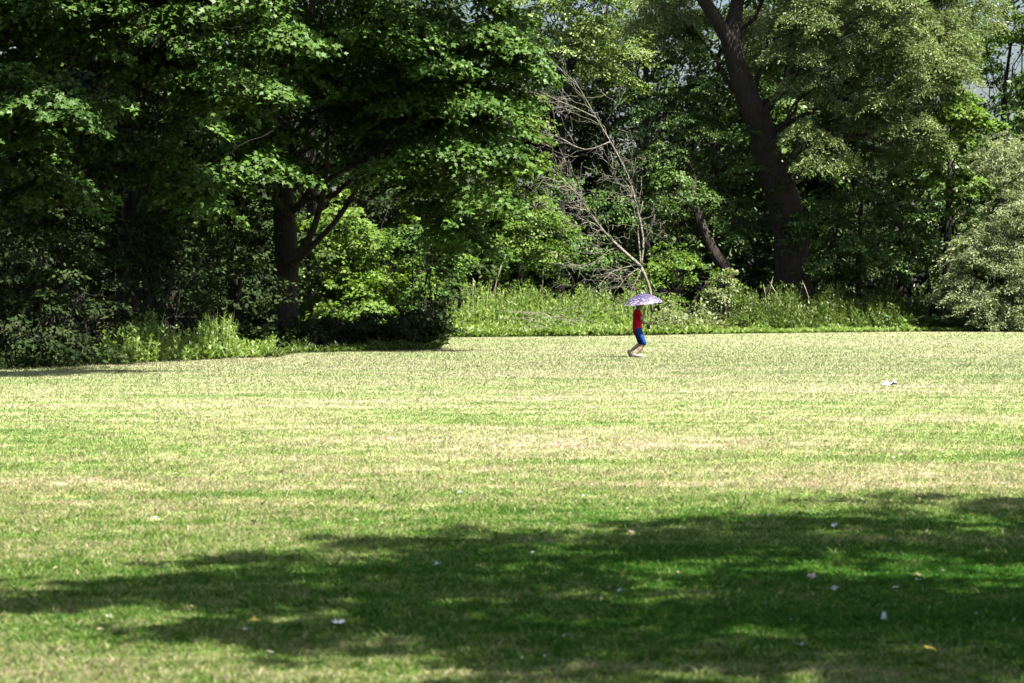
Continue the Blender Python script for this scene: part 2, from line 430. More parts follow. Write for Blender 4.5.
tag(mb.build('woodland_floor', M['floor'], None, False), kind='structure')

# ---------------------------------------------------------------- mown grass blades
def blades(n, dmin, dmax, spread, wk, hmin, hmax):
    inv = rng.uniform(1 / dmax, 1 / dmin, n); d = 1 / inv
    a = rng.uniform(-spread, spread, n); x = a * d
    px = 512 + a * F
    ex = np.interp(px, [e[0] for e in EDGE], [e[1] for e in EDGE])
    ok = d < ex + .6 + 1.2 * np.sin(px * .07) * np.sin(px * .023 + 1) + rng.normal(size=n) * .5; x, d = x[ok], d[ok]; n = len(x)
    w = np.maximum(.0052, wk * d) * rng.uniform(.6, 1.4, n)
    # short, uneven sward: clumps a little taller
    cl = sum(a * np.sin((x * math.cos(b) + d * math.sin(b)) * f_ + 9 * b + 1.5 * np.sin((d * math.cos(b) - x * math.sin(b)) * f_ * .7)) for a, b, f_ in
             ((.25, .3, 3.1), (.25, 1.4, 4.3), (.3, 2.3, 9.0), (.3, .9, 13.0), (.3, 2.9, 21.0), (.25, 1.9, 30.0)))
    h = rng.uniform(hmin, hmax, n) * np.clip(0.85 + .4 * cl, .35, 2.2) * np.clip(d / 40, 1, 1.6) * np.interp(d, [10, 24], [1.0, 1.0])
    th = rng.uniform(0, 6.283, n); side = np.stack([np.cos(th), np.sin(th), np.zeros(n)], 1)
    th2 = rng.uniform(0, 6.283, n); lean = np.stack([np.cos(th2), np.sin(th2), np.zeros(n)], 1) * (h * rng.uniform(.2, 1.3, n))[:, None]
    b = np.stack([x, d, np.full(n, -.003)], 1)
    mid = b + lean * .35 + np.array([0, 0, 1]) * (h * .6)[:, None]
    tip = b + lean + np.array([0, 0, 1]) * h[:, None]
    V = np.stack([b - side * w[:, None] * .5, b + side * w[:, None] * .5, mid + side * w[:, None] * .45, tip, mid - side * w[:, None] * .45], 1)
    return V.reshape(-1, 3), np.clip(.5 + rng.normal(size=n) * .27 * np.clip(24 / d, .2, 1), 0, 1)
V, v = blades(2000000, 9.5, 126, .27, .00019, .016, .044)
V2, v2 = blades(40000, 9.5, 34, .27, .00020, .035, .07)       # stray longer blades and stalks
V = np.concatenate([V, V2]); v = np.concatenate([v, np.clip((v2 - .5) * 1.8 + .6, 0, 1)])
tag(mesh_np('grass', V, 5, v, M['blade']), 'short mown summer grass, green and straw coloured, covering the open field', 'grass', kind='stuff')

# ---------------------------------------------------------------- weeds and tall grass banks (nobody could count the stems)
def weeds(name, label, poly, hfun, mat, leafL=.16, leaves=16, grassy=.5, kind='lance', dens=34):
    """poly: (px0, px1, d0, d1)"""
    px0, px1, d0, d1 = poly; dm = edge_d((px0 + px1) / 2); n = int(dens * (px1 - px0) / F * dm * (d1 - d0))
    px = rng.uniform(px0, px1, n); t = rng.random(n); ex = np.interp(px, [e[0] for e in EDGE], [e[1] for e in EDGE])
    d = ex + d0 + (d1 - d0) * t; x = (px - 512) / F * d
    h = hfun(px, t) * rng.uniform(.65, 1.15, n)
    ang = rng.uniform(0, 6.283, n); lean = np.stack([np.cos(ang), np.sin(ang), np.zeros(n)], 1) * (h * rng.uniform(0, .25, n))[:, None]
    base = np.stack([x, d, np.zeros(n)], 1)
    rep = lambda a: np.repeat(a, leaves, axis=0)
    N_ = n * leaves; tt = rng.uniform(.05, 1, N_)
    pos = rep(base) + rep(lean) * (tt ** 1.5)[:, None]; pos[:, 2] += rep(h) * tt
    g = rep((rng.random(n) < grassy))
    a2 = rng.uniform(0, 6.283, N_); D = np.stack([np.cos(a2), np.sin(a2), rng.uniform(-.5, .7, N_)], 1)
    D[g, 2] += 1.1
    Nn = np.stack([np.cos(a2) * -.3, np.sin(a2) * -.3, np.ones(N_) * 1.2], 1) + rng.normal(size=(N_, 3)) * .4
    Ls = leafL * rng.uniform(.6, 1.3, N_) * np.where(g, 1.9, 1) * (1.15 - .5 * tt)
    V, k = place(kind, pos, D, Nn, Ls)
    var = np.clip(.45 + rep(rng.normal(size=n) * .15) + rng.normal(size=N_) * .15, 0, 1)
    # stalks as slim kites
    sV = np.stack([base - [.008, 0, 0], base + [.008, 0, 0], base + lean + np.array([0, 0, 1]) * h[:, None], base + lean * .3 + np.array([0, 0, 1]) * (h * .5)[:, None] - [.008, 0, 0]], 1)
    if k == 4:
        V = np.concatenate([V, sV.reshape(-1, 3)]); var = np.concatenate([var, np.clip(.6 + rng.normal(size=n) * .15, 0, 1)])
    return tag(mesh_np(name, V, k, var, mat), label, 'weeds', kind='stuff')

weeds('tall_weeds', 'sunlit bank of tall light green nettles and weeds in the gap behind the lawn, left of the person',
      (449, 650, .8, 9), lambda px, t: (.35 + np.minimum(1.5, 4.0 * t)) * (1 + .10 * np.sin(px * .11) + .07 * np.sin(px * .31 + 2)) + .35 * np.exp(-((px - 500) / 34) ** 2) * (t > .4), M['herb'], .15, 22, .35)
weeds('long_grass', 'fringe of long yellow green grass along the foot of the sunlit weed bank',
      (447, 720, -.3, 1.6), lambda px, t: .28 + .25 * t + .04 * np.sin(px * .2), M['herb'], .14, 9, 1.0)
weeds('long_grass', 'ragged fringe of uncut grass along the mown edge under the trees on the right',
      (715, 1150, -.9, 1.2), lambda px, t: (.10 + .35 * t) * (1 + .6 * np.sin(px * .13) * np.sin(px * .047)), M['herb'], .12, 8, 1.0, dens=40)
weeds('long_grass', 'ragged fringe of uncut grass along the mown edge under the big maple',
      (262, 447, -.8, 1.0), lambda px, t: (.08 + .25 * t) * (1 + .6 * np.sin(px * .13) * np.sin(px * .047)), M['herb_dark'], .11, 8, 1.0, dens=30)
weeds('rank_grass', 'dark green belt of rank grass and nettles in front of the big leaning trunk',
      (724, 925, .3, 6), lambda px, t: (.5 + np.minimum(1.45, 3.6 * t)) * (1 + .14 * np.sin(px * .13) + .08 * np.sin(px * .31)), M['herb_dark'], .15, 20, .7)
weeds('bramble_patch', 'low leafy pale green weed patch right of the person below the round green bush',
      (655, 745, .3, 5), lambda px, t: (.45 + np.minimum(.9, 2.5 * t)) * (1 + .3 * np.sin(px * .16 + 1)), M['shrub_pale'], .15, 18, .15, 'oval')
weeds('edge_weeds', 'pale green nettles and weeds at the lawn edge under the dark left maples',
      (104, 275, .2, 4), lambda px, t: (.28 + np.minimum(.75, 2.2 * t)) * (1 + .28 * np.sin(px * .09 + .8)) * np.where(px > 235, .55, 1), M['herb'], .11, 18, .5)
weeds('creeping_weeds', 'low tangle of leafy ground weeds at the foot of the pale shrub, far right',
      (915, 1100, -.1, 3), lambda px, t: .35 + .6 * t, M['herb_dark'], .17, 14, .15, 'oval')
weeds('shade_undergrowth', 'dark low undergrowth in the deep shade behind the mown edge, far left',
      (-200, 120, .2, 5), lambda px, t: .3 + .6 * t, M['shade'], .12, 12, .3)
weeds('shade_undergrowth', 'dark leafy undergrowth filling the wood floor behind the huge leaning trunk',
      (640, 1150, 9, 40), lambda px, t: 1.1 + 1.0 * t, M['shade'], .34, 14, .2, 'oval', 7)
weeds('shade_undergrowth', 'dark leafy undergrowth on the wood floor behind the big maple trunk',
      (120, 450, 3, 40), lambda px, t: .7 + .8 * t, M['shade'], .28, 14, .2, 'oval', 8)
# ---------------------------------------------------------------- left maples
G_MAPLE = 'big dark maples along the left side'
def col(px, d, tops, lean=0.0):
    return [P(px + lean * i, d + .15 * i, z=z) for i, z in enumerate(tops)]
CLUMP[0] = 1.05
tree('maple_tree', 'large dark maple with forked low limbs, crown over the bright bush', 'tree',
     [P(283, 82, z=0), P(284, 82, z=1.8), P(287, 82, z=3.2), P(282, 82.3, z=6), P(278, 82.5, z=9.5), P(285, 82.5, z=14)],
     [.62, .46, .42, .32, .24, .12],
     [B(430, 60, 80, 3.6, 4, 3.0), B(485, 150, 79, 2.0, 2.6, 2.6), B(412, 145, 79, 2.4, 3, 1.5), B(505, 70, 80, 1.5, 2.2, 1.9),
      B(330, 30, 78.5, 3.4, 3.5, 2.8), B(255, 60, 78, 2.3, 2.6, 2.4), B(250, 150, 79, 1.8, 2, 1.3), B(470, 220, 79.5, 1.4, 1.6, 1.5),
      B(470, -90, 81, 3.6, 4, 3.0), B(340, -120, 82, 4.4, 4.4, 3.8), B(230, -70, 83, 3.8, 4, 3.4), B(440, 130, 83, 3, 2.4, 2.6), B(300, 110, 83, 3.2, 2, 3)],
     'maple', M['maple'], M['bark'], .17, 1.7, 66, .62, G_MAPLE, droop=.5)
CLUMP[0] = 1.0
tree('maple_tree', 'dark maple between the two others on the left, lit sprays hanging in a line', 'tree',
     [P(128, 74, z=0), P(128, 74, z=2.5), P(135, 73, z=6), P(140, 72, z=11)], [.42, .34, .26, .12],
     [B(205, 25, 66, 2.4, 2.6, 2.1), B(232, 105, 66, 1.2, 1.5, 1.0), B(100, 40, 65, 2.4, 2.6, 2.0), B(150, 120, 68, 2.4, 2.2, 1.8), B(190, -70, 67, 2.6, 2.6, 2.0), B(290, -110, 71, 2.4, 2.4, 2.0),
      B(178, 190, 67, 1.1, 1.3, .8), B(150, -130, 66, 4, 4, 3.0), B(215, 175, 71, 2.0, 1.8, 1.6), B(60, 150, 70, 2.4, 2.2, 2.2), B(225, -80, 60, 1.8, 1.5, 1.1), B(165, -85, 60, 1.9, 1.5, 1.1), B(215, -112, 53.5, 2.6, 2, 1.4), B(110, -115, 52.5, 3, 2, 1.4), B(300, -118, 55, 1.3, 1.3, 1.2), B(340, -110, 73, 2.6, 2.4, 2), B(420, -110, 75, 2.8, 2.6, 2)],  # last masses, above the view, added to shade the shrubs and lawn edge
     'maple', M['maple_dark'], M['bark'], .17, 2.1, 60, .55, G_MAPLE, droop=.5, inner=.25)
tree('maple_tree', 'nearest dark maple at the left edge of the field, one bright spray reaching out', 'tree',
     [P(-70, 64, z=0), P(-70, 64, z=2.5), P(-62, 64.3, z=5), P(-70, 65, z=10)], [.55, .42, .34, .14],
     [B(52, 100, 61, 1.5, 1.8, .9), B(0, 120, 62, 1.7, 1.8, 1.1), B(-60, 30, 63, 2.8, 3, 2.4), B(40, 0, 64, 2.3, 2.6, 1.9), B(60, -90, 66, 3.4, 3.6, 3),
      B(-60, -110, 66, 3.6, 3.6, 3), B(90, -100, 59, 2.4, 1.8, 1.4), B(20, 200, 64, 1.6, 1.6, 1.3), B(-90, 170, 62, 2.2, 2.2, 2)],
     'maple', M['maple_dark'], M['bark'], .165, 2.1, 60, .55, G_MAPLE, droop=.5, inner=.25)
CLUMP[0] = 0
# the two low forked limbs of the big maple that show against the bright bush
root = [o for o in COL.objects if o.name == 'maple_tree'][0]
for pts, r0 in (([(285, 262), (305, 245), (318, 215), (326, 175), (328, 130), (332, 90)], .15), ([(290, 268), (312, 246), (335, 222), (356, 190), (372, 160), (400, 120)], .12)):
    mb = MB(); q = subdiv([P(a, 81.2 - i * .12, b) for i, (a, b) in enumerate(pts)], 4)
    mb.tube(q, taper(r0, .05, len(q)), 9, .04)
    for i in (9, 12, 15, 18):
        e = q[i] + Vector((random.uniform(-1.4, 1.8), random.uniform(-1, .5), random.uniform(.8, 1.8)))
        mb.tube(curve(q[i], e, wob=.08, n=6), taper(.06, .015, 6), 5)
    mb.build('limb', M['bark'], root)

# understorey on the left
def shr(px, py, d, rx, rz, lab, mat='shade', L=.14, dens=3.0, per=40, Rr=.42, kind='oval', cat='shrub', grp=None, extra=(), **kw):
    bl = [B(px, py, d, rx, rx * .85, rz)] + [B(*e) for e in extra]
    return shrub('shrub', lab, cat, P(px, d), bl, kind, M[mat], M['bark'], L, dens, per, Rr, grp, **kw)
US = 'dark shrubs under the left maples'
shr(30, 300, 62, 2.0, 2.0, 'dark shrub at the extreme left below the nearest maple', grp=US, extra=((-70, 310, 61, 2.2, 2, 2),))
shr(95, 318, 65.5, 1.2, 1.2, 'low black green bush whose shadow ends beside the pale nettles', grp=US, extra=((70, 345, 61, 1.0, 1.0, .8), (20, 350, 59.5, 1.2, 1, .7)))
shr(165, 262, 70, 1.9, 1.7, 'dark shrub flecked with light behind the pale nettles', grp=US, extra=((120, 250, 69, 1.5, 1.4, 1.4),))
shr(230, 268, 73, 1.5, 1.9, 'dark shrub between the nettles and the big maple trunk', grp=US)
shr(190, 200, 80, 3.0, 2.4, 'tall dark shrub deep behind the left maples', grp=US, L=.16, dens=2.2)
shr(60, 200, 82, 3.4, 2.8, 'tall dark shrub deep in the shade at far left', grp=US, L=.16, dens=2.2)
shr(-30, 240, 74, 2.6, 2.4, 'shrub in deep shade beyond the left edge bush', grp=US)
# bright bush beneath the maple and dark bush in front of it
shr(358, 245, 92, 2.1, 2.2, 'bright yellow green bush glowing under the crown of the big maple', 'bright', .16, 3.2, 40, .42, 'maple',
    extra=((332, 288, 91, 1.9, 1.4, 1.6), (365, 305, 89, 1.9, 1.0, 1.2), (392, 285, 92, 1.5, 1.2, 1.3)), grp=None)
shr(355, 334, 81.5, 1.9, .65, 'rounded dark bush at the lawn edge below the bright bush', 'shade', .13, 3.4, 40, .36,
    extra=((405, 330, 82, 1.4, 1.2, .75), (312, 334, 79, 1.2, 1.1, .65), (432, 325, 82.5, .9, .9, .85)))
shr(425, 262, 90, 1.7, 1.6, 'mid green bush in half shade right of the bright bush', 'maple_dark', .15, 3, 38, .42)
shr(462, 270, 107, .6, .8, 'small pale sunlit spray of leaves above the left end of the weed bank', 'bright', .14, 3.2, 30, .3, stems=3)

# ---------------------------------------------------------------- centre gap
GC = 'trees in the gap behind the weed bank'
tree('ash_tree', 'light green young tree right of the big maple crown, behind the weed bank', 'tree',
     [P(520, 116, z=0), P(520, 116, z=3), P(524, 116, z=7)], [.16, .12, .06],
     [B(515, 190, 114, 1.9, 1.9, 2.0), B(545, 225, 113.5, 1.7, 1.6, 1.4), B(500, 240, 114, 1.6, 1.6, 1.5), B(530, 262, 113, 2.0, 1.6, 1.2), B(520, 120, 116, 1.5, 1.5, 1.6)],
     'oval', M['bright'], M['bark'], .17, 2.6, 38, .5, GC, subs=5)
tree('ash_tree', 'mid green tree low behind the dead branches', 'tree',
     [P(585, 121, z=0), P(585, 121, z=3), P(590, 121, z=6)], [.16, .12, .06],
     [B(565, 250, 118, 1.9, 1.6, 1.4), B(600, 268, 117, 1.8, 1.5, 1.1), B(610, 215, 121, 1.7, 1.5, 1.3), B(575, 190, 122, 1.4, 1.4, 1.3)],
     'oval', M['maple_dark'], M['bark'], .17, 1.9, 36, .5, GC, subs=5)
tree('lime_tree', 'tall tree with yellow green tips at the top of the centre gap', 'tree',
     [P(560, 132, z=0), P(560, 132, z=6), P(566, 132, z=14)], [.3, .24, .1],
     [B(575, 45, 130, 2.4, 2.4, 1.9), B(545, 15, 130, 2.4, 2.4, 2.2), B(600, -20, 130, 3, 3, 2.4), B(620, 60, 133, 2.0, 2, 2.2), B(530, -70, 132, 3.2, 3.2, 3)],
     'oval', M['herb'], M['bark'], .19, 2.4, 38, .55, GC, subs=6)
tree('poplar_tree', 'slim dark upright trunk with thin leaves against the pale sky in the centre', 'tree',
     [P(648, 138, z=0), P(647, 138, z=6), P(646, 138, z=12), P(645, 138, z=20)], [.26, .22, .18, .10],
     [B(655, 20, 138, 1.9, 1.9, 2.4), B(630, 110, 139, 1.3, 1.4, 1.6), B(662, 190, 138, 2.0, 2, 2.0), B(640, -60, 138, 2.5, 2.5, 3), B(625, 190, 140, 1.7, 1.7, 2), B(668, 95, 139, 1.2, 1.4, 1.5), B(635, 45, 141, 1.6, 1.6, 1.5), B(600, -20, 141, 2.2, 2, 2)],
     'oval', M['wood'], M['bark'], .18, 2.3, 36, .55, GC, subs=6)
tree('poplar_tree', 'second slim trunk left of the pale sky gap in the centre', 'tree',
     [P(600, 146, z=0), P(603, 146, z=6), P(606, 146, z=12), P(607, 146, z=20)], [.24, .2, .16, .08],
     [B(590, 120, 146, 2.1, 2, 1.9), B(560, 160, 147, 2.3, 2.3, 2.2), B(600, 60, 147, 2, 2, 2), B(535, 100, 147, 2.1, 2.2, 2.2), B(590, -40, 148, 3, 3, 3), B(540, 40, 149, 2.4, 2.4, 2.6), B(600, 230, 146, 3, 2.4, 2.4)],
     'oval', M['shade'], M['bark'], .19, 2.2, 36, .6, GC, subs=6)

# dead tree: pale bare limbs
root = empty('dead_tree', P(641, 112.5), 'bare pale dead tree leaning left with long leafless branches above the weed bank', 'dead tree')
def twigs(mb, q, r, lvl, side=0):
    for i in range(2, len(q) - 1):
        for rep in range(2 if lvl == 0 else 1):
            if random.random() > (.62 if lvl < 2 else .45): continue
            t = (q[i + 1] - q[i]).normalized(); a = Vector((random.uniform(-1, .6), random.uniform(-.7, .5), random.uniform(-.6, 1))).normalized()
            dv = (t * .7 + a * .8).normalized(); L = (2.1, 1.1, .6)[lvl] * random.uniform(.4, 1.2)
            w = curve(q[i], q[i] + dv * L, sag=random.uniform(-.1, .1), wob=.06 * L, n=6)
            r1 = max(.009, r * (.42, .5, .6)[lvl]); mb.tube(w, taper(r1, .006, 6), 4)
            if lvl < 2: twigs(mb, w, r1, lvl + 1)
TR = [(652, 312), (650, 290), (641, 267)]
mb = MB(); mb.tube(subdiv([P(a, 112.5, b) for a, b in TR], 3), taper(.07, .07, 7), 9, .06); mb.build('trunk', M['bark_dead'], root)
for line, r0, dd in (([(641, 267), (622, 250), (604, 232), (588, 210), (573, 190), (550, 167)], .095, -1.2),
                 ([(641, 267), (639, 245), (638, 225), (643, 201)], .05, .3),
                 ([(641, 267), (643, 238), (634, 196), (627, 174), (612, 145), (596, 118), (585, 98), (573, 78)], .055, .8),
                 ([(636, 261), (615, 248), (595, 262), (573, 271)], .05, -1.0),
                 ([(604, 232), (590, 222), (575, 226), (560, 218)], .035, -.9),
                 ([(610, 142), (585, 150), (560, 138), (541, 132)], .04, .6), ([(641, 267), (628, 276), (617, 290)], .045, -.6), ([(642, 268), (634, 285), (624, 303)], .04, -.4), ([(642, 268), (641, 288), (637, 306)], .04, .3), ([(640, 264), (612, 272), (596, 290)], .035, -.8),
                  ([(596, 118), (575, 108), (556, 100), (540, 92)], .035, .8)):
    q = subdiv([P(a, 112.5 + dd * i / len(line), b) for i, (a, b) in enumerate(line)], 3)
    mb = MB(); mb.tube(q, taper(r0, .014, len(q)), 7, .05); twigs(mb, q, r0 * .6, 0); mb.build('limb', M['bark_dead'], root)

CULL[0] = -.5; CLUMP[0] = .7; FLAT[0] = 1.15
# ---------------------------------------------------------------- big leaning willow
wt = [P(795, 124, z=0), P(793, 124, 278), P(790, 124, 235), P(781, 124, 195), P(767, 124.2, 165), P(763, 124, 135), P(748, 123.8, 100), P(738, 124, 70), P(731, 124, 38), P(737, 124.3, 0), P(745, 124.5, -60)]
root = tree('willow_tree', 'huge old willow with a thick leaning brown trunk that forks near the top', 'tree', wt,
     [1.08, .95, .88, .84, .78, .72, .62, .56, .5, .34, .25],
     [B(665, 30, 126, 2.0, 2, 2.4), B(820, 40, 122, 2.6, 2.6, 2.6), B(870, 25, 121, 2.6, 2.6, 2.4),
      B(925, 60, 121, 2.5, 2.5, 2.6), B(900, 120, 121.5, 2.6, 2.2, 2.4), B(840, 115, 127, 2.0, 1.6, 2.0), 
      B(965, 15, 123, 2.0, 2.2, 2.0), B(780, -80, 124, 5, 4.5, 3.6), B(900, -80, 123, 4.5, 4.5, 3.4), B(770, 30, 128, 2.4, 1.5, 2.4), B(822, 150, 120.5, 1.5, 1, 1.7), B(812, 85, 120.5, 1.4, 1, 1.5)],
     'lance', M['willow'], M['bark_willow'], .165, 5.4, 66, .55, None, subs=8, r_scale=.26, droop=1.0, up=.5, jit=.9)
mb = MB(); q = subdiv([P(738, 124, 60), P(724, 123.8, 34), P(712, 123.6, 14), P(697, 123.4, -10), P(680, 123, -60)], 4)
mb.tube(q, taper(.42, .26, len(q)), 12, .06); mb.build('limb', M['bark_willow'], root)
for ln, r0 in (([(765, 150), (800, 120), (845, 100), (885, 122), (900, 140)], .2), ([(775, 180), (815, 130), (850, 150), (880, 205)], .15), ([(760, 120), (800, 60), (815, 30), (835, 60), (870, 108), (890, 130)], .17)):
    mb = MB(); q = subdiv([P(a, 123.4, b) for a, b in ln], 4); mb.tube(q, taper(r0, .04, len(q)), 7, .05)
    for i in range(4, len(q) - 1, 2):
        mb.tube(curve(q[i], q[i] + Vector((random.uniform(-.2, 1.8), random.uniform(-.5, .5), random.uniform(-1.6, .8))), wob=.1, n=5), taper(.05, .012, 5), 4)
    mb.build('limb', M['bark_willow'], root)
tree('willow_tree', 'smaller dark stem leaning left at the foot of the huge willow', 'tree',
     [P(735, 122, z=0), P(727, 122, 275), P(712, 122, 250), P(699, 122, 218), P(694, 122, 195), P(692, 122.3, 180)], [.45, .38, .30, .22, .13, .06],
     [B(700, 225, 123.5, 1.6, 1.2, 1.4), B(680, 195, 121.5, 1.5, 1, 1.2), B(672, 215, 123, 1.5, 1.3, 1.5), B(690, 150, 124, 1.8, 1.5, 1.7), B(745, 215, 127, 1.8, 1.2, 2.0)],
     'oval', M['wood'], M['bark_willow'], .16, 2.4, 36, .5, subs=5)
CLUMP[0] = .6; FLAT[0] = 1.0
tree('elder_tree', 'green leafy tree filling in left of the huge leaning trunk', 'tree',
     [P(680, 125, z=0), P(682, 125, z=4), P(690, 125, z=9)], [.2, .15, .07],
     [B(665, 130, 124, 1.7, 1.4, 1.8), B(700, 110, 124, 1.8, 1.2, 1.8), B(690, 60, 125, 1.8, 1.6, 1.8), B(705, 170, 124, 1.7, 1.2, 1.5), B(668, 195, 124, 1.6, 1.3, 1.6), B(730, 220, 122.3, 1.3, .6, 1.3), B(735, 150, 123, 1.1, .7, 1.4), B(700, 240, 123, 1.4, .8, 1.0)],
     'oval', M['wood'], M['bark'], .15, 2.8, 38, .42, subs=5)
tree('elder_tree', 'green leafy tree filling the space right of the huge leaning trunk', 'tree',
     [P(860, 125, z=0), P(858, 125, z=3), P(862, 125, z=7)], [.2, .15, .07],
     [B(825, 205, 123, 1.5, 1.2, 1.4), B(860, 225, 122.5, 1.6, 1.2, 1.5), B(895, 200, 123, 1.7, 1.3, 1.7), B(850, 165, 124, 1.6, 1.2, 1.3), B(835, 265, 122.5, 1.3, 1.0, 1.0), B(905, 250, 123, 1.3, 1.1, 1.3), B(875, 280, 124, 1.2, .8, .8), B(800, 240, 122.3, .8, .5, 1.4), B(815, 130, 125, 1.4, 1, 1.3)],
     'oval', M['wood'], M['bark'], .15, 2.8, 38, .42, subs=5)
CLUMP[0] = 0; CULL[0] = .9
tree('ivy', 'loose ivy leaves climbing the lower part of the huge leaning trunk', 'ivy',
     [P(781, 122.9, z=0), P(780, 122.9, z=1.5), P(776, 122.9, z=4)], [.05, .04, .02],
     [B(783, 235, 122.9, .9, .35, 1.6), B(770, 180, 123.1, .8, .3, 1.3), B(795, 275, 122.8, .9, .4, .9)],
     'oval', M['maple_dark'], M['bark'], .13, 3.0, 22, .3, subs=0, limbs=False)
CULL[0] = -.5; CLUMP[0] = .6
def bsh(px, py, d, rx, rz, lab, mat, L, dens=3.0, per=38, Rr=.45, kind='oval', grp=None, extra=(), name='shrub', **kw):
    bl = [B(px, py, d, rx, rx * .8, rz)] + [B(*e) for e in extra]
    return shrub(name, lab, 'shrub', P(px, d), bl, kind, M[mat], M['bark'], L, dens, per, Rr, grp, **kw)
bsh(680, 275, 116, 1.7, 1.2, 'round fresh green bush between the dead tree and the leaning stem', 'bright', .15, 1.7, extra=((665, 262, 117, 1.1, 1, 1.1), (708, 292, 117, 1.1, 1, .9), (655, 292, 115, 1.0, 1, .8)))
bsh(725, 296, 116, .9, 1.0, 'small pointed pale green bush in front of the leaning stem', 'shrub_pale', .14, 1.9, extra=((722, 280, 116, .4, .4, .6),))
GR = 'shrubs in the shade between the big willow and the right shrub'
bsh(820, 245, 126, 2.2, 1.8, 'flecked green shrub just right of the huge trunk', 'wood', .16, 1.2, grp=GR, extra=((845, 215, 127, 2, 1.6, 1.6),))
bsh(880, 255, 127, 2.0, 2.0, 'shaded shrub midway between the huge trunk and the pale right shrub', 'wood', .16, 1.1, grp=GR, extra=((905, 225, 126, 1.7, 1.5, 1.8),))
bsh(770, 250, 128, 2.8, 1.8, 'dark shrub directly behind the huge trunk', 'shade', .17, 1.2, grp=GR)
bsh(930, 240, 124, 1.5, 1.8, 'green shrub tucked against the left side of the pale right shrub', 'wood', .15, 1.5, grp=GR)
tree('sycamore_tree', 'bright green tree showing between the willow crown and the pale right shrub', 'tree',
     [P(945, 126, z=0), P(947, 126, z=5), P(950, 126, z=9)], [.25, .2, .08],
     [B(950, 105, 122, 1.9, 1.8, 1.9), B(968, 130, 122, 1.1, 1.2, 1.1), B(935, 150, 123, 1.6, 1.5, 1.5), B(952, 190, 123, 1.2, 1.3, 1.5)],
     'maple', M['bright'], M['bark'], .19, 2.4, 36, .5)
tree('sycamore_tree', 'thin crowned tree against the sky at the top right corner', 'tree',
     [P(1000, 134, z=0), P(1002, 134, 150), P(1004, 134, 90), P(1012, 134, 30)], [.2, .16, .11, .06],
     [B(1022, 35, 134, 1.5, 1.2, 1.7), B(985, 40, 135, 1.3, 1.2, 1.6), B(1005, 5, 134, 1.4, 1.4, 1.3), B(1050, 20, 134, 2.4, 2.4, 2.4), B(985, 75, 134, .9, .9, 1.0), B(1020, 105, 134, 1.2, .9, 1.0), B(1000, 60, 136, 1.6, 1, 1.6), B(1045, 70, 136, 1.6, 1, 1.6)],
     'oval', M['bright'], M['bark'], .18, 1.5, 30, .5, subs=6)
# pale shrub on the right
CLUMP[0] = 0
shrub('shrub', 'tall pale grey green shrub rising from the lawn edge at the right border', 'shrub', P(1005, 122.5),
      [B(1010, 215, 122, 2.3, 1.6, 2.1), B(1000, 165, 123.5, 1.7, 1.5, 1.6), B(985, 258, 121.5, 1.9, 1.3, 1.5), B(1030, 268, 121.3, 2.2, 1.4, 1.6), B(957, 285, 122, 1.3, 1.0, 1.2),
       B(1048, 150, 124, 2.4, 1.8, 2.2), B(1080, 220, 122, 2.6, 1.8, 2.4), B(975, 303, 120.8, 1.5, .9, 1.0), B(1015, 305, 120.3, 1.6, .9, 1.1), B(1060, 303, 120.3, 1.7, .9, 1.2), B(995, 318, 120.5, 1.5, .7, .6), B(1040, 320, 120, 1.5, .7, .6)],
      'lance', M['shrub_pale'], M['bark'], .17, 6.0, 46, .42, droop=.5, up=.5, jit=.95, stems=5)

# burdock and dry stalks
def burdock(px, dd, s, lab, nl):
    base = P(px, edge_d(px) + dd); root = empty('burdock_plant', base, lab, 'plant', 'broad leaved plants at the lawn edge')
    sb = MB(); C, D, Nn, L = [], [], [], []
    for i in range(nl):
        a = i * 2.4 + random.uniform(-.3, .3); h = random.uniform(.2, .75) * s; o = Vector((math.cos(a), math.sin(a), 0)); sb = MB()
        tip = base + o * random.uniform(.15, .5) * s + Vector((0, 0, h)); sb.tube(curve(base, tip, sag=.15, wob=.02, n=5), taper(.016, .008, 5), 5); sb.build('stem', M['stem'], root)
        C.append(tip); D.append(o + Vector((0, 0, -.35))); Nn.append(Vector((0, 0, 1)) + o * .5 + Vector((random.gauss(0, .25), random.gauss(0, .25) - .25, 0))); L.append(random.uniform(.2, .42) * s)
    for c, d_, n_, l_ in zip(C, D, Nn, L):
        V, k = place('heart', np.array([tuple(c)]), np.array([tuple(d_)]), np.array([tuple(n_)]), np.array([l_]))
        mesh_np('leaf', V, k, rng.uniform(.3, .8, 1), M['burdock'], root)
for a in ((935, .4, 1.2, 'large burdock with broad pale leaves under the left side of the right shrub', 11), (962, .2, 1.0, 'burdock with broad leaves right of the larger burdock', 10),
          (905, .8, 1.1, 'burdock half hidden in rank grass left of the pale shrub', 9), (882, 1.2, 1.2, 'tall burdock leaves standing in the dark rank grass', 10),
          (995, .1, .9, 'low burdock at the foot of the pale right shrub', 9), (1016, .1, .8, 'small burdock by the right border of the view', 8),
          (212, .9, .7, 'tallest broad leaved plant rising from the nettles under the left maples', 16)):
    burdock(*a)
def stalk(px, py, px2, dd, lab, r=.02, name='dry_stalk', mat='straw', grp='dry stalks above the weed bank'):
    d = edge_d(px) + dd; mb = MB(); a = P(px, d); b = P(px2, d, py)
    root = empty(name, a, lab, 'dry stalk', grp)
    q = curve(a, b, wob=.04, n=8, ctrl=Vector((a.x, a.y, b.z * .6))); mb.tube(q, taper(r, .008, 8), 5); mb.build('stem', M[mat], root)
    hd = MB(); e = q[7] + (q[7] - q[6]) * .8; hq = [q[5] + (e - q[5]) * (t / 8) for t in range(9)]
    hd.tube(hq, [.006, .010, .016, .022, .020, .024, .016, .010, .003], 7, .5)
    hd.build('seed_head', M[mat], root)
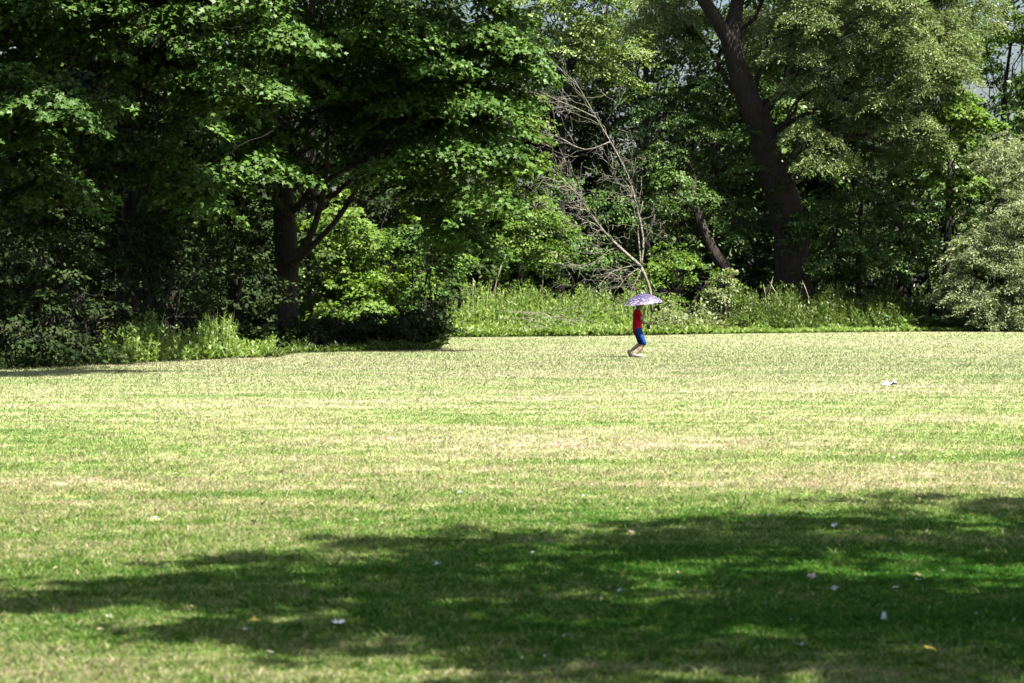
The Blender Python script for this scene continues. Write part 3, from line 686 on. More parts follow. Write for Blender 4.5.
for a in ((490, 262, 503, 6, 'tall pale dry stalk bending right above the left part of the weed bank'), (492, 268, 500, 6.4, 'dry stalk just beside the tallest bending one'),
          (473, 283, 473, 3.5, 'short upright dry stalk at the left end of the weed bank'), (541, 276, 543, 6, 'thin dry stalk in the middle of the weed bank')):
    stalk(*a)
k = 0
for px, py, p2, w in ((766, 281, 772, 'leftmost pale plume over the dark rank grass'), (785, 286, 772, 'pale plume leaning left over the rank grass'), 
                  (812, 285, 804, 'low pale plume leaning left beside the trunk foot'), (838, 287, 832, 'last pale plume toward the right in the rank grass'), (768, 288, 764, 'short pale plume at the left of the rank grass')):
    stalk(px, py, p2, 3.0, w, .014, grp='pale grass plumes over the rank grass')
# fallen branch lying in the weed bank
root = empty('fallen_branch', P(560, 107.3), 'tangle of grey fallen twigs lying low in the weed bank', 'fallen branch')
mb = MB()
for i in range(26):
    a = P(random.uniform(530, 580), 106 + random.uniform(0, .8), z=random.uniform(.35, 1.0)); b = a + Vector((random.uniform(.4, 1.8) * random.choice((-1, 1)), random.uniform(-.5, .3), random.uniform(-.2, .45)))
    mb.tube(curve(a, b, sag=.12, wob=.04, n=6), taper(.016, .006, 6), 4)
mb.build('twig', M['bark_dead'], root)

# ---------------------------------------------------------------- trees deeper in the wood
GW = 'trees deep in the wood'
spec = [(-150, 84, 0, 'dark tree far behind the left edge of the maples', 1.0), (30, 94, 0, 'dark tree behind the nearest left maple', 1.0), (170, 98, 0, 'dark tree behind the middle maple', 1.0),
        (310, 103, 0, 'dark tree behind the forked limbs of the big maple', 1.0), (395, 112, 0, 'dark tree behind the right half of the big maple', 1.0),
        (715, 140, 0, 'shaded tree behind the left of the huge willow', .9), (800, 143, 0, 'shaded tree behind the middle of the huge willow', .75), (900, 144, 0, 'shaded tree behind the right of the willow crown', .8),
        (1100, 128, 0, 'shaded tree beyond the right border', 1.0), (1220, 124, 0, 'last shaded tree beyond the right border', 1.0), (-280, 72, 0, 'dark tree beyond the left border', 1.0)]
for px, d, _, lab, dn in spec:
    s = d / 100; bl = []
    for j in range(9):
        if px == 310 and j < 3: continue
        bl.append(B(px + random.uniform(-60, 60), 285 - j * 42 + random.uniform(-15, 15), d + random.uniform(-2, 3), 2.9 * s, 2.2 * s, 1.9 * s))
    for j in range(2): bl.append(B(px + random.uniform(-40, 40), -110 - j * 50, d, 3 * s, 2.6 * s, 2.2 * s))
    tree('woodland_tree', lab, 'tree', [P(px, d, z=0), P(px + 3, d, z=4), P(px, d, z=10), P(px + 4, d, z=16)], [.32, .26, .2, .1], bl,
         'oval', M['shade' if px < 500 else 'wood'], M['bark'], .24 * s, .95 * dn / (s * s), 42, .75 * s, GW, subs=3, inner=.45)  # left-hand trees take the leaf colour darkened for shade
CULL[0] = -2
for px, d, lab in ((-60, 88, 'black green tree closing the shade behind the left border'), (60, 86, 'black green tree closing the shade behind the nearest left maple'), (150, 89, 'black green tree closing the shade behind the middle maple'), (235, 92, 'black green tree closing the shade left of the big maple trunk'),
                   (420, 98, 'black green tree closing the shade right of the bright bush')):
    bl = [B(px + random.uniform(-25, 25), (190 if px > 400 else 235) - j * 55, d + random.uniform(-1, 1), 2.6, 1.6, 1.5) for j in range(6 if px > 400 else 8)]
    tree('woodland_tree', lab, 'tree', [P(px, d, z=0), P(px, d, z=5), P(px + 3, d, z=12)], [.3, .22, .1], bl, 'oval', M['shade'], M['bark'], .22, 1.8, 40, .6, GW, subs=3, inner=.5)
CULL[0] = -.5
for px, d, lab, h in ((380, 140, 'far tree closing the wood behind the bright bush', 1), (500, 152, 'far tree at the left of the centre gap', .95), (850, 157, 'far tree behind the right half of the willow crown', 1), (735, 158, 'far tree behind the left half of the willow crown', 1), (1030, 152, 'far tree behind the top right corner trees', .75), (650, 156, 'far tree below the pale sky gap', .85), (240, 125, 'far tree closing the wood behind the left maples', 1), (560, 155, 'far tree behind the dead branches', .95), (985, 150, 'far tree between the willow and the pale right shrub', .6), (800, 155, 'far tree behind the huge trunk', 1), (80, 118, 'far tree behind the dark shrubs at left', 1)):
    bl = [B(px + random.uniform(-45, 45), 275 - j * 45 * h, d + random.uniform(-2, 2), 4, 3, 2.6) for j in range(6)]
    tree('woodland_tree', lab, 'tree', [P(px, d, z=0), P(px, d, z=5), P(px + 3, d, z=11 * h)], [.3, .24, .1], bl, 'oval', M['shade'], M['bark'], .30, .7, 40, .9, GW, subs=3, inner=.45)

# far wood closing the view low down: one mass
n = 110000; px = rng.uniform(-700, 1900, n); d = rng.uniform(165, 185, n)
top = 7.5 + 1.6 * np.sin(px * .012) + 1.3 * np.sin(px * .031 + 1) + .8 * np.sin(px * .09)
top = np.where(px < 440, 15, np.where((px > 700) & (px < 975), 15, np.minimum(top, 8.5)))
z = top * rng.random(n) ** .8
C = np.stack([(px - 512) / F * d, d, z + .1], 1)
V, k = place('oval', C, rng.normal(size=(n, 3)), rng.normal(size=(n, 3)) + np.array([0, -.3, .8]), rng.uniform(.4, .8, n))
tag(mesh_np('distant_woodland', V, k, rng.uniform(.2, .8, n), M['shade']), 'dark mass of the wood far behind all the single trees', 'woodland', kind='stuff')

# tree outside the view on the right whose crown shades the near grass
_k = 1 / math.tan(SUN_EL); SX, SY = math.sin(SUN_AZ) * _k, math.cos(SUN_AZ) * _k
ob = []
for tx, ty, rx, ry, z in ((-2.7, 14.2, 1.1, .7, 10.2), (-1.4, 15.3, 1.5, 1.3, 10.5), (-.9, 13.0, 1.2, .8, 10.3), (.7, 17.0, 1.7, 1.6, 10.8), (.8, 14.0, 1.8, 1.4, 10.4), (2.7, 17.4, 1.8, 1.5, 11), (3.0, 14.6, 1.7, 1.2, 10.6),
                          (5.0, 18.6, 1.9, 1.5, 11), (5.2, 15.4, 1.8, 1.3, 10.6), (1.0, 11.6, 1.5, .8, 10.2), (3.0, 12.3, 1.9, .9, 10.4), (5.2, 12.6, 1.8, 1.3, 10.6), (7.2, 16, 2, 2, 11), (7.4, 12.6, 2, 2, 11), (.2, 12.2, 1.2, .7, 10.3), (2.2, 13.2, 1.2, .9, 10.4), (4.3, 13.6, 1.4, 1, 10.5), (4.8, 20.6, 2.0, 1.0, 11), (2.0, 18.9, 1.3, .7, 10.8), (1.6, 10.5, 1.5, .8, 10.3), (3.8, 10.6, 1.8, .9, 10.5)):
    ob.append(((tx + SX * z, ty + SY * z, z), (rx, ry, .8)))
tree('oak_tree', 'broad oak beside the camera position whose crown throws the shade over the near grass', 'tree',
     [(12.5, 9, 0), (12.4, 9.3, 2), (11.6, 10, 5), (10.6, 11.2, 8.6)], [.55, .42, .36, .2], ob,
     'maple', M['maple'], M['bark'], .17, 3.2, 50, .45, subs=3, r_scale=.3, inner=.3)

CLUMP[0] = 0
# ---------------------------------------------------------------- litter on the grass
def px_ground(px, py):
    d = CAMH * F / (py - HOR); return P(px, d)
M['leaf_tan'] = simple_mat('dry_leaf', (0.42, 0.30, 0.19), .8); M['leaf_pale'] = simple_mat('bleached_leaf', (0.55, 0.50, 0.44), .6)
M['leaf_yellow'] = simple_mat('yellow_leaf', (0.62, 0.50, 0.08), .6); M['leaf_grey'] = simple_mat('grey_leaf_back', (0.34, 0.40, 0.42), .6)
M['paper'] = simple_mat('white_paper', (0.82, 0.82, 0.82), .5, .3, .02)
def curl_leaf(mat, seed):
    r = random.Random(seed); t = T['maple'] if seed % 2 else T['oval']
    me = bpy.data.meshes.new('fallen_leaf'); bm = bmesh.new()
    c = bm.verts.new((.45, 0, 0)); vs = [bm.verts.new((u, v * .9, r.uniform(.04, .32) * (abs(v) + .15) * 1.1)) for u, v in t]
    for i in range(len(vs)): bm.faces.new((c, vs[i], vs[(i + 1) % len(vs)]))
    bm.to_mesh(me); bm.free(); me.materials.append(mat); return me
kinds = {k: [curl_leaf(M['leaf_' + k], i) for i in range(4)] for k in ('tan', 'pale', 'yellow', 'grey')}
def fleaf(loc, kind, size, label, group=None):
    o = bpy.data.objects.new('fallen_leaf', random.choice(kinds[kind])); COL.objects.link(o)
    o.location = (loc.x, loc.y, random.uniform(.004, .022)); o.scale = (size,) * 3
    o.rotation_euler = (random.uniform(-.5, .5), random.uniform(-.4, .4), random.uniform(0, 6.28))
    return tag(o, label, 'leaf', group)
GL = 'dead leaves scattered on the near grass'
for px, py, k, s in ((43, 548, 'pale', .05), (60, 554, 'pale', .05), (68, 568, 'pale', .07), (108, 621, 'pale', .05), (247, 634, 'pale', .05), (103, 634, 'tan', .05), (209, 629, 'tan', .05),
                 (272, 659, 'pale', .06), (101, 659, 'pale', .06), (546, 526, 'pale', .08), (534, 555, 'grey', .07), (441, 567, 'grey', .08), (606, 604, 'pale', .06), (562, 641, 'pale', .06), (637, 613, 'grey', .06), (516, 651, 'grey', .06),
                 (474, 655, 'tan', .08), (552, 551, 'tan', .06), (764, 518, 'pale', .08), (832, 530, 'grey', .08), (936, 532, 'pale', .08), (911, 544, 'pale', .11), (921, 581, 'pale', .08), (810, 581, 'pale', .07), (835, 594, 'pale', .06),
                 (846, 606, 'tan', .08), (752, 639, 'grey', .05), (974, 618, 'pale', .06), (787, 675, 'pale', .05), (870, 674, 'grey', .06), (1016, 623, 'pale', .06), (893, 592, 'pale', .07), (405, 658, 'tan', .1), (418, 652, 'tan', .08),
                 (480, 566, 'tan', .09), (632, 536, 'tan', .1), (430, 510, 'tan', .1), (6, 645, 'pale', .05)):
    fleaf(px_ground(px, py), k, s, {'tan': 'small curled tan leaf lying in the near grass', 'pale': 'small bleached whitish leaf lying in the near grass', 'grey': 'small grey leaf lying underside up in the near grass'}[k], GL)
for i in range(240):
    px, py = random.uniform(-60, 1080), 296 + 1 / random.uniform(1 / 400, 1 / 150); k = random.choice(('tan', 'tan', 'pale', 'grey'))
    fleaf(px_ground(px, py), k, random.uniform(.022, .055), {'tan': 'small curled tan leaf lying in the near grass', 'pale': 'small bleached whitish leaf lying in the near grass', 'grey': 'small grey leaf lying underside up in the near grass'}[k], GL)
fleaf(px_ground(4, 624), 'yellow', .10, 'yellow leaf standing in the grass at the lower left border')
fleaf(px_ground(259, 624), 'yellow', .07, 'pale yellow leaf at the sunny edge of the near shade, left')
fleaf(px_ground(466, 592), 'yellow', .08, 'yellow leaf in the middle of the near shade')
fleaf(px_ground(938, 656), 'yellow', .08, 'yellow leaf in the dark grass at lower right')
fleaf(px_ground(967, 679), 'yellow', .07, 'yellow leaf at the bottom border below the other lower right one')
def paper(loc, size, label, seed, nm='litter_paper', thick=.02):
    r = random.Random(seed); bm = bmesh.new(); n = 6
    g = [[bm.verts.new(((i / (n - 1) - .5) * size[0] + r.uniform(-.01, .01), (j / (n - 1) - .5) * size[1] + r.uniform(-.01, .01), r.uniform(.2, 1) * thick * (1.5 if i in (1, 4) else .8))) for i in range(n)] for j in range(n)]
    for j in range(n - 1):
        for i in range(n - 1): bm.faces.new((g[j][i], g[j][i + 1], g[j + 1][i + 1], g[j + 1][i]))
    me = bpy.data.meshes.new(nm); bm.to_mesh(me); bm.free()
    o = link_mesh(nm, me, M['paper']); o.location = (loc.x, loc.y, .02); o.rotation_euler = (0, 0, r.uniform(-.5, .5))
    tag(o, label, 'litter'); return o
paper(px_ground(890, 387), (.27, .22), 'crumpled white paper scrap lying in the sunlit field at right', 3, thick=.09)
paper(px_ground(337, 628), (.07, .06), 'flat bluish white paper scrap in the near shade, left of centre', 5)
paper(px_ground(885, 626), (.022, .022), 'tiny white crumpled scrap in the dark grass at lower right', 8, thick=.04)

# ---------------------------------------------------------------- the person
PX, PD = 637, 70.6
def skin_chain(pts, rad, edges=None, root=0, sub=2):
    """rounded tapering limb segments along the joints; fuse() melts them into one continuous surface"""
    bm = bmesh.new(); E = edges or [(i, i + 1) for i in range(len(pts) - 1)]; V = [Vector(p) for p in pts]
    for p, r in zip(V, rad): bmesh.ops.create_icosphere(bm, subdivisions=3 if r > .02 else 2, radius=r, matrix=Matrix.Translation(p))
    for a, b in E:
        d = V[b] - V[a]; L = d.length
        if L < 1e-4: continue
        mt = Matrix.Translation((V[a] + V[b]) / 2) @ d.to_track_quat('Z', 'Y').to_matrix().to_4x4()
        bmesh.ops.create_cone(bm, cap_ends=True, segments=20, radius1=rad[a] * .99, radius2=rad[b] * .99, depth=L, matrix=mt)
    me = bpy.data.meshes.new('tmp'); bm.to_mesh(me); bm.free(); o = bpy.data.objects.new('tmp', me); COL.objects.link(o); return o
def ellipsoid(c, r, rot=None, seg=20):
    bm = bmesh.new(); bmesh.ops.create_uvsphere(bm, u_segments=seg, v_segments=seg * 2 // 3, radius=1)
    mt = Matrix.Translation(c) @ (rot if rot else Matrix.Identity(4)) @ Matrix.Diagonal((*r, 1)); bm.transform(mt)
    me = bpy.data.meshes.new('tmp'); bm.to_mesh(me); bm.free(); o = bpy.data.objects.new('tmp', me); COL.objects.link(o); return o
def fuse(objs, name, voxel, mat, parent, smooth=4, remesh=True):
    bpy.context.view_layer.update(); dg = bpy.context.evaluated_depsgraph_get(); bm = bmesh.new()
    for o in objs:
        ev = o.evaluated_get(dg); m2 = bpy.data.meshes.new_from_object(ev); bm.from_mesh(m2); bpy.data.meshes.remove(m2)
    me = bpy.data.meshes.new(name); bm.to_mesh(me); bm.free()
    for o in objs:
        m0 = o.data; bpy.data.objects.remove(o); bpy.data.meshes.remove(m0)
    if remesh:
        o = bpy.data.objects.new('tmp', me); COL.objects.link(o)
        rm = o.modifiers.new('R', 'REMESH'); rm.mode = 'VOXEL'; rm.voxel_size = voxel; rm.adaptivity = 0
        if smooth: sm = o.modifiers.new('S', 'SMOOTH'); sm.factor = .5; sm.iterations = smooth
        bpy.context.view_layer.update()
        dg = bpy.context.evaluated_depsgraph_get(); m3 = bpy.data.meshes.new_from_object(o.evaluated_get(dg)); bpy.data.objects.remove(o); bpy.data.meshes.remove(me); me = m3
    me.polygons.foreach_set('use_smooth', [True] * len(me.polygons)); me.name = name
    me.materials.clear(); ob = link_mesh(name, me, mat, parent); return ob
def loft(rings, name, mat, parent, seg=20, solid=.004):
    """rings: (centre, rx, ry, axis) elliptical sections"""
    bm = bmesh.new(); prev = None
    for c, rx, ry, ax in rings:
        ax = Vector(ax).normalized(); y = Vector((0, 1, 0)); x = y.cross(ax).normalized(); y = ax.cross(x).normalized()
        ring = [bm.verts.new(Vector(c) + x * (math.cos(2 * math.pi * i / seg) * rx) + y * (math.sin(2 * math.pi * i / seg) * ry)) for i in range(seg)]
        if prev:
            for i in range(seg): bm.faces.new((prev[i], prev[(i + 1) % seg], ring[(i + 1) % seg], ring[i]))
        prev = ring
    me = bpy.data.meshes.new(name); bm.to_mesh(me); bm.free(); me.polygons.foreach_set('use_smooth', [True] * len(me.polygons))
    o = link_mesh(name, me, mat, parent); 
    s = o.modifiers.new('Solid', 'SOLIDIFY'); s.thickness = solid; s.offset = 1
    u = o.modifiers.new('Sub', 'SUBSURF'); u.levels = 1; u.render_levels = 2
    return o
M['skin'] = simple_mat('skin', (0.60, 0.38, 0.28), .5, .4, .04); M['hair'] = simple_mat('dark_hair', (0.03, 0.02, 0.014), .5, .4, .3, 40)
M['shirt'] = simple_mat('red_cotton', (0.75, 0.010, 0.025), .85, .15, .12, 6, .2); M['shorts'] = simple_mat('blue_denim', (0.018, 0.065, 0.27), .85, .15, .15, 10, .2)
M['shoe'] = simple_mat('pale_pink_shoe', (0.62, 0.40, 0.38), .6); M['sole'] = simple_mat('dark_sole', (0.13, 0.05, 0.035), .7); M['eye'] = simple_mat('eye', (0.03, 0.02, 0.02), .2)
pers = empty('person', P(PX, PD), 'person in a red top and blue knee length shorts walking under a patterned umbrella', 'person')
# local frame: +x walking direction (right), -y toward the camera, z up.  near side (right) y<0
hipR, hipL = (0.02, -.085, .80), (0.01, .085, .80)
legR = [hipR, (.11, -.095, .60), (.20, -.095, .41), (.09, -.095, .24), (-.03, -.09, .075)]
legL = [hipL, (.06, .09, .60), (.11, .09, .42), (-.06, .085, .27), (-.20, .085, .165)]
pelvis = (0.01, 0, .84)
body = []
pts = [pelvis, (0.01, 0, .98), (.015, 0, 1.12), (.01, 0, 1.25), (.01, 0, 1.345), (.04, 0, 1.42), (.055, 0, 1.47)]
rad = [(.105, .135), (.10, .12), (.105, .13), (.10, .14), (.07, .08), (.048, .05), (.05, .05)]
rad = [.12, .11, .115, .115, .085, .052, .05]
ed = [(i, i + 1) for i in range(6)]
def add(chain, rr, at):
    b = len(pts); ed.append((at, b))
    for i, p in enumerate(chain): pts.append(p); rad.append(rr[i]); 
    for i in range(len(chain) - 1): ed.append((b + i, b + i + 1))
add(legR, [.10, .082, .056, .056, .036], 0); add(legL, [.10, .082, .056, .056, .036], 0)
shR, shL = (.0, -.155, 1.32), (.0, .155, 1.32)
handR = (.215, -.06, 1.40); handL = (.40, .17, 1.0)
armR = [shR, (.09, -.19, 1.20), (.16, -.19, 1.10), (.195, -.13, 1.24), (.205, -.085, 1.35)]
armL = [shL, (.03, .19, 1.17), (.06, .20, 1.04), (.22, .19, 1.0), (.33, .175, .985)]
add(armR, [.055, .043, .036, .036, .025], 4); add(armL, [.055, .043, .036, .036, .025], 4)
body.append(skin_chain(pts, rad, ed)); body.append(skin_chain([shR, (0, 0, 1.34), shL], [.055, .07, .055])); body.append(skin_chain([hipR, hipL], [.10, .10]))
# feet
body.append(skin_chain([(-.05, -.09, .06), (.02, -.09, .045), (.10, -.092, .03), (.16, -.095, .022)], [.036, .036, .030, .018]))
body.append(skin_chain([(-.215, .085, .175), (-.205, .085, .11), (-.17, .085, .05), (-.12, .085, .02)], [.036, .036, .028, .018]))
# head
hc = Vector((.065, 0, 1.535))
body += [ellipsoid(hc, (.092, .072, .108)), ellipsoid(hc + Vector((.03, 0, -.055)), (.058, .052, .055)), ellipsoid(hc + Vector((.096, 0, -.012)), (.018, .011, .022)),
         ellipsoid(hc + Vector((.090, 0, .018)), (.010, .009, .022)), ellipsoid(hc + Vector((.083, 0, -.055)), (.012, .022, .008)), ellipsoid(hc + Vector((.066, 0, -.092)), (.020, .022, .016)),
         ellipsoid(hc + Vector((-.002, -.073, -.01)), (.017, .010, .030)), ellipsoid(hc + Vector((-.002, .073, -.01)), (.017, .010, .030))]
# hands: palm, four fingers bent round the handle, thumb from the side
def hand(w, palm, fwd, across, closed):
    w, palm, fwd, ac = Vector(w), Vector(palm), Vector(fwd).normalized(), Vector(across).normalized()
    nrm = fwd.cross(ac).normalized(); out = []
    kn = palm + fwd * .035
    out.append(skin_chain([tuple(w), tuple(palm), tuple(kn - ac * .02)], [.024, (.030), .016])); out.append(skin_chain([tuple(palm), tuple(kn + ac * .022)], [.026, .016]))
    for i, ln in enumerate((.066, .076, .070, .054)):
        o = ac * (.030 - i * .020); p0 = kn + o - fwd * .012
        if closed: q = [p0, p0 + fwd * ln * .35 + nrm * .004, p0 + fwd * ln * .45 + nrm * ln * .42, p0 + fwd * ln * .08 + nrm * ln * .58]
        else: q = [p0, p0 + fwd * ln * .4 + nrm * .006, p0 + fwd * ln * .7 + nrm * ln * .22, p0 + fwd * ln * .85 + nrm * ln * .5]
        out.append(skin_chain([tuple(x) for x in q], [.010, .0095, .0085, .0075]))
    t0 = palm + ac * .022 - fwd * .01; t = [t0, t0 + ac * .022 + fwd * .02 + nrm * .01, t0 + ac * .018 + fwd * .035 + nrm * .035]
    out.append(skin_chain([tuple(x) for x in t], [.013, .011, .009])); return out
body += hand((.205, -.085, 1.35), (.210, -.055, 1.395), (.15, .75, .35), (-.1, -.25, 1), True)
body += hand((.33, .175, .985), (.375, .172, .985), (1, -.05, -.05), (.0, .35, 1), False)
fuse(body, 'body', .0055, M['skin'], pers, 3)
for s in (-1, 1):
    e = ellipsoid(hc + Vector((.080, s * .030, .012)), (.010, .012, .008)); fuse([e], 'eye', .01, M['eye'], pers, 0, False)
hair = [ellipsoid(hc + Vector((-.022, 0, .022)), (.092, .080, .104)), ellipsoid(hc + Vector((-.045, 0, -.045)), (.055, .066, .065)), ellipsoid(hc + Vector((.035, 0, .082)), (.055, .058, .036))]
fuse(hair, 'hair', .007, M['hair'], pers, 2)
# red top: torso and short sleeves
tors = [skin_chain([(0.012, 0, .76), (.012, 0, .86), (.01, 0, .98), (.018, 0, 1.12), (.012, 0, 1.25), (.01, 0, 1.32), (.02, 0, 1.37)], [.135, .142, .132, .138, .135, .11, .068]),
        skin_chain([(.0, -.06, .80), (.0, -.05, 1.25)], [.125, .12]), skin_chain([(.0, .06, .80), (.0, .05, 1.25)], [.125, .12]),
        skin_chain([(0.0, -.05, 1.31), shR, (.05, -.175, 1.26), (.08, -.185, 1.21)], [.085, .075, .064, .058]), skin_chain([(0.0, .05, 1.31), shL, (.015, .172, 1.25), (.03, .18, 1.18)], [.085, .075, .064, .058])]
fuse(tors, 'shirt', .008, M['shirt'], pers, 3)
sh = [skin_chain([(.01, 0, .90), pelvis, (.02, -.02, .78)], [.13, .142, .12])]
for lg in (legR, legL):
    sh.append(skin_chain([(lg[0][0], lg[0][1] * .8, .84), lg[0], lg[1], tuple(Vector(lg[1]).lerp(Vector(lg[2]), .92))], [.10, .118, .100, .084]))
fuse(sh, 'shorts', .008, M['shorts'], pers, 3)
# shoes with soles
for ch, so in (([(-.06, -.09, .062), (.01, -.09, .05), (.10, -.092, .036), (.17, -.095, .03)], [(-.07, -.09, .012), (.02, -.09, .010), (.12, -.09, .010), (.18, -.09, .014)]),
               ([(-.225, .085, .18), (-.215, .085, .115), (-.175, .085, .055), (-.12, .085, .032)], [(-.268, .085, .17), (-.25, .085, .10), (-.20, .085, .03), (-.13, .085, .008)])):
    s_ = fuse([skin_chain(ch, [.044, .043, .040, .028])], 'shoe', .006, M['shoe'], pers, 2)
    k_ = fuse([skin_chain(so, [.018, .020, .022, .018])], 'sole', .006, M['sole'], s_, 1)
# small dark bag strap-less pouch held in the forward hand
pch = empty('pouch', P(PX, PD) + Vector((.345, .15, .885)), 'small dark pouch hanging from the forward hand of the person', 'bag')
bm = bmesh.new(); bmesh.ops.create_cube(bm, size=1); bmesh.ops.scale(bm, vec=(.10, .035, .12), verts=bm.verts); bmesh.ops.bevel(bm, geom=bm.edges[:], offset=.012, segments=2)
me = bpy.data.meshes.new('pouch_body'); bm.to_mesh(me); bm.free(); M['pouch'] = simple_mat('dark_purple_cloth', (0.07, 0.04, 0.08), .8)
link_mesh('pouch_body', me, M['pouch'], pch)
mb = MB(); o_ = pch.location; mb.tube([o_ + Vector((-.035, 0, .05)), o_ + Vector((.0, .01, .10)), o_ + Vector((.035, .015, .115)), o_ + Vector((.05, .01, .09)), o_ + Vector((.04, 0, .05))], [.005] * 5, 6); mb.build('strap', M['pouch'], pch)

# ---------------------------------------------------------------- the umbrella
def umbrella_mat():
    m, nt, out = new_mat('patterned_umbrella_cloth'); tc = nt.nodes.new('ShaderNodeTexCoord')
    v = nt.nodes.new('ShaderNodeTexVoronoi'); v.inputs['Scale'].default_value = 13; v.inputs['Randomness'].default_value = .9
    nt.links.new(tc.outputs['Object'], v.inputs['Vector'])
    n = noise(nt, tc.outputs['Object'], 22, 3, .6)
    sep = nt.nodes.new('ShaderNodeSeparateXYZ'); nt.links.new(tc.outputs['Object'], sep.inputs[0])
    mr = nt.nodes.new('ShaderNodeMapRange'); mr.inputs['From Min'].default_value = -.02; mr.inputs['From Max'].default_value = .30
    mr.inputs['To Min'].default_value = .62; mr.inputs['To Max'].default_value = .12; nt.links.new(sep.outputs[2], mr.inputs['Value'])
    a = nt.nodes.new('ShaderNodeMath'); a.operation = 'ADD'; nt.links.new(n, a.inputs[0]); nt.links.new(mr.outputs[0], a.inputs[1])
    b = nt.nodes.new('ShaderNodeMath'); b.operation = 'SUBTRACT'; nt.links.new(a.outputs[0], b.inputs[0]); nt.links.new(v.outputs['Distance'], b.inputs[1])
    c = ramp(nt, b.outputs[0], [(.26, (.06, .05, .11)), (.40, (.16, .13, .25)), (.56, (.28, .24, .36)), (.74, (.55, .52, .57))])
    p = nt.nodes.new('ShaderNodeBsdfPrincipled'); p.inputs['Roughness'].default_value = .55; nt.links.new(c, p.inputs['Base Color'])
    t = nt.nodes.new('ShaderNodeBsdfTranslucent'); nt.links.new(c, t.inputs['Color']); mx = nt.nodes.new('ShaderNodeMixShader'); mx.inputs[0].default_value = .2
    nt.links.new(p.outputs[0], mx.inputs[1]); nt.links.new(t.outputs[0], mx.inputs[2]); nt.links.new(mx.outputs[0], out.inputs['Surface']); return m
M['canopy'] = umbrella_mat(); M['steel'] = simple_mat('umbrella_steel', (.45, .45, .47), .35, .5, .05, 5, 0, .9); M['grip'] = simple_mat('umbrella_grip', (.03, .025, .03), .5)
um = empty('umbrella', P(PX, PD) + Vector((.195, -.02, 1.545)), 'lavender umbrella with white flower pattern held over the person in red', 'umbrella')
um.rotation_euler = (R(3), R(-6), 0)
bm = bmesh.new(); NR, SEG = 8, 6; rings = []; Rm, H = .60, .33
for k in range(11):
    t = k / 10; ring = []
    for i in range(NR * SEG):
        a = 2 * math.pi * i / (NR * SEG) + .2; f = (i % SEG) / SEG; dip = math.sin(math.pi * f)
        r = Rm * t * (1 - .085 * dip * t); z = H * math.cos(t * math.pi / 2 * .97) ** .85 + .018 * dip * t * t
        ring.append(bm.verts.new((r * math.cos(a), r * math.sin(a), z)) if k else None)
    rings.append(ring)
top = bm.verts.new((0, 0, H))
for i in range(NR * SEG): bm.faces.new((top, rings[1][i], rings[1][(i + 1) % (NR * SEG)]))
for k in range(1, 10):
    for i in range(NR * SEG): j = (i + 1) % (NR * SEG); bm.faces.new((rings[k][i], rings[k + 1][i], rings[k + 1][j], rings[k][j]))
me = bpy.data.meshes.new('canopy'); bm.to_mesh(me); bm.free(); me.polygons.foreach_set('use_smooth', [True] * len(me.polygons)); link_mesh('canopy', me, M['canopy'], um)
class LB(MB):
    def build(s, name, mat, parent): 
        me = bpy.data.meshes.new(name); me.from_pydata([tuple(v) for v in s.v], [], s.f); me.polygons.foreach_set('use_smooth', [True] * len(me.polygons)); return link_mesh(name, me, mat, parent)
mb = LB(); mb.tube([(0, 0, -.30), (0, 0, H + .045)], [.006, .005], 8); mb.build('shaft', M['steel'], um)
mb = LB(); mb.tube([(0, 0, -.30), (0, 0, -.10)], [.013, .012], 10); mb.tube([(0, 0, -.30), (0, 0, -.315)], [.016, .012], 10); mb.build('handle', M['grip'], um)
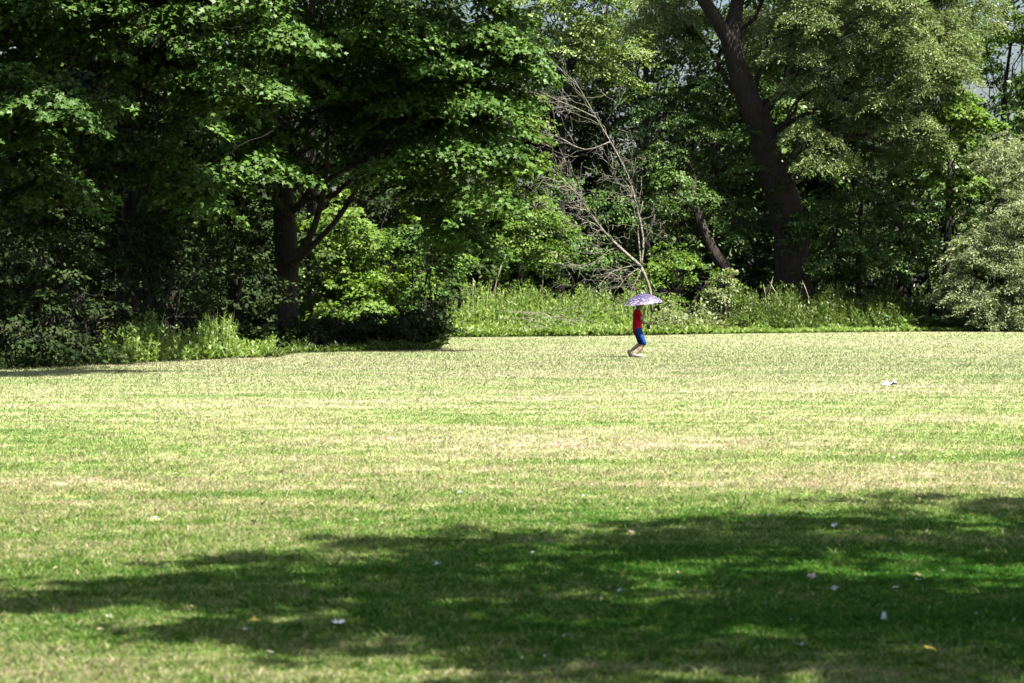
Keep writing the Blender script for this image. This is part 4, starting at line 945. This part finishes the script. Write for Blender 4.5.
for i in range(NR):
    a = 2 * math.pi * i / NR + .2; mb = LB(); q = []
    for k in range(8):
        t = k / 7; q.append((Rm * t * math.cos(a) * .995, Rm * t * math.sin(a) * .995, H * math.cos(t * math.pi / 2 * .97) ** .85 - .006))
    mb.tube(q, [.0025] * 8, 5); mb.tube([(0, 0, .12), (Rm * .5 * math.cos(a), Rm * .5 * math.sin(a), H * math.cos(.5 * math.pi / 2) ** .85 - .006)], [.002, .002], 5); mb.build('rib', M['steel'], um)

# ---------------------------------------------------------------- light, sky, camera
w = bpy.data.worlds.new('World'); scene.world = w; w.use_nodes = True; nt = w.node_tree; nt.nodes.clear()
sky = nt.nodes.new('ShaderNodeTexSky'); sky.sky_type = 'NISHITA'; sky.sun_disc = False; sky.sun_elevation = SUN_EL; sky.sun_rotation = SUN_AZ % (2 * math.pi)
sky.air_density = 1.1; sky.dust_density = 3.0; sky.ozone_density = 1.0
bg = nt.nodes.new('ShaderNodeBackground'); bg.inputs['Strength'].default_value = 0.05
wo = nt.nodes.new('ShaderNodeOutputWorld'); nt.links.new(sky.outputs[0], bg.inputs['Color']); nt.links.new(bg.outputs[0], wo.inputs['Surface'])
sl = bpy.data.lights.new('sun', 'SUN'); sl.energy = 5.0; sl.angle = R(.53); sl.color = (1.0, .955, .88)
so = bpy.data.objects.new('sun', sl); COL.objects.link(so); so.location = (0, 0, 60)
S = Vector((math.sin(SUN_AZ) * math.cos(SUN_EL), math.cos(SUN_AZ) * math.cos(SUN_EL), math.sin(SUN_EL)))
so.rotation_euler = (-S).to_track_quat('-Z', 'Y').to_euler()
cd = bpy.data.cameras.new('camera'); cam = bpy.data.objects.new('camera', cd); COL.objects.link(cam); scene.camera = cam
cd.sensor_width = 36; cd.lens = F / 1024 * 36; cd.clip_start = .2; cd.clip_end = 6000
cam.location = (0, 0, CAMH); cam.rotation_euler = (R(90) - math.atan((341.5 - HOR) / F), 0, 0)
cd.dof.use_dof = True; cd.dof.focus_distance = PD; cd.dof.aperture_fstop = 4.5
scene.view_settings.view_transform = 'Standard'; scene.view_settings.look = 'None'; scene.view_settings.gamma = 1
scene.view_settings.use_curve_mapping = False; scene.view_settings.exposure = 1.72
scene.cycles.max_bounces = 4; scene.cycles.transmission_bounces = 2; scene.cycles.diffuse_bounces = 0
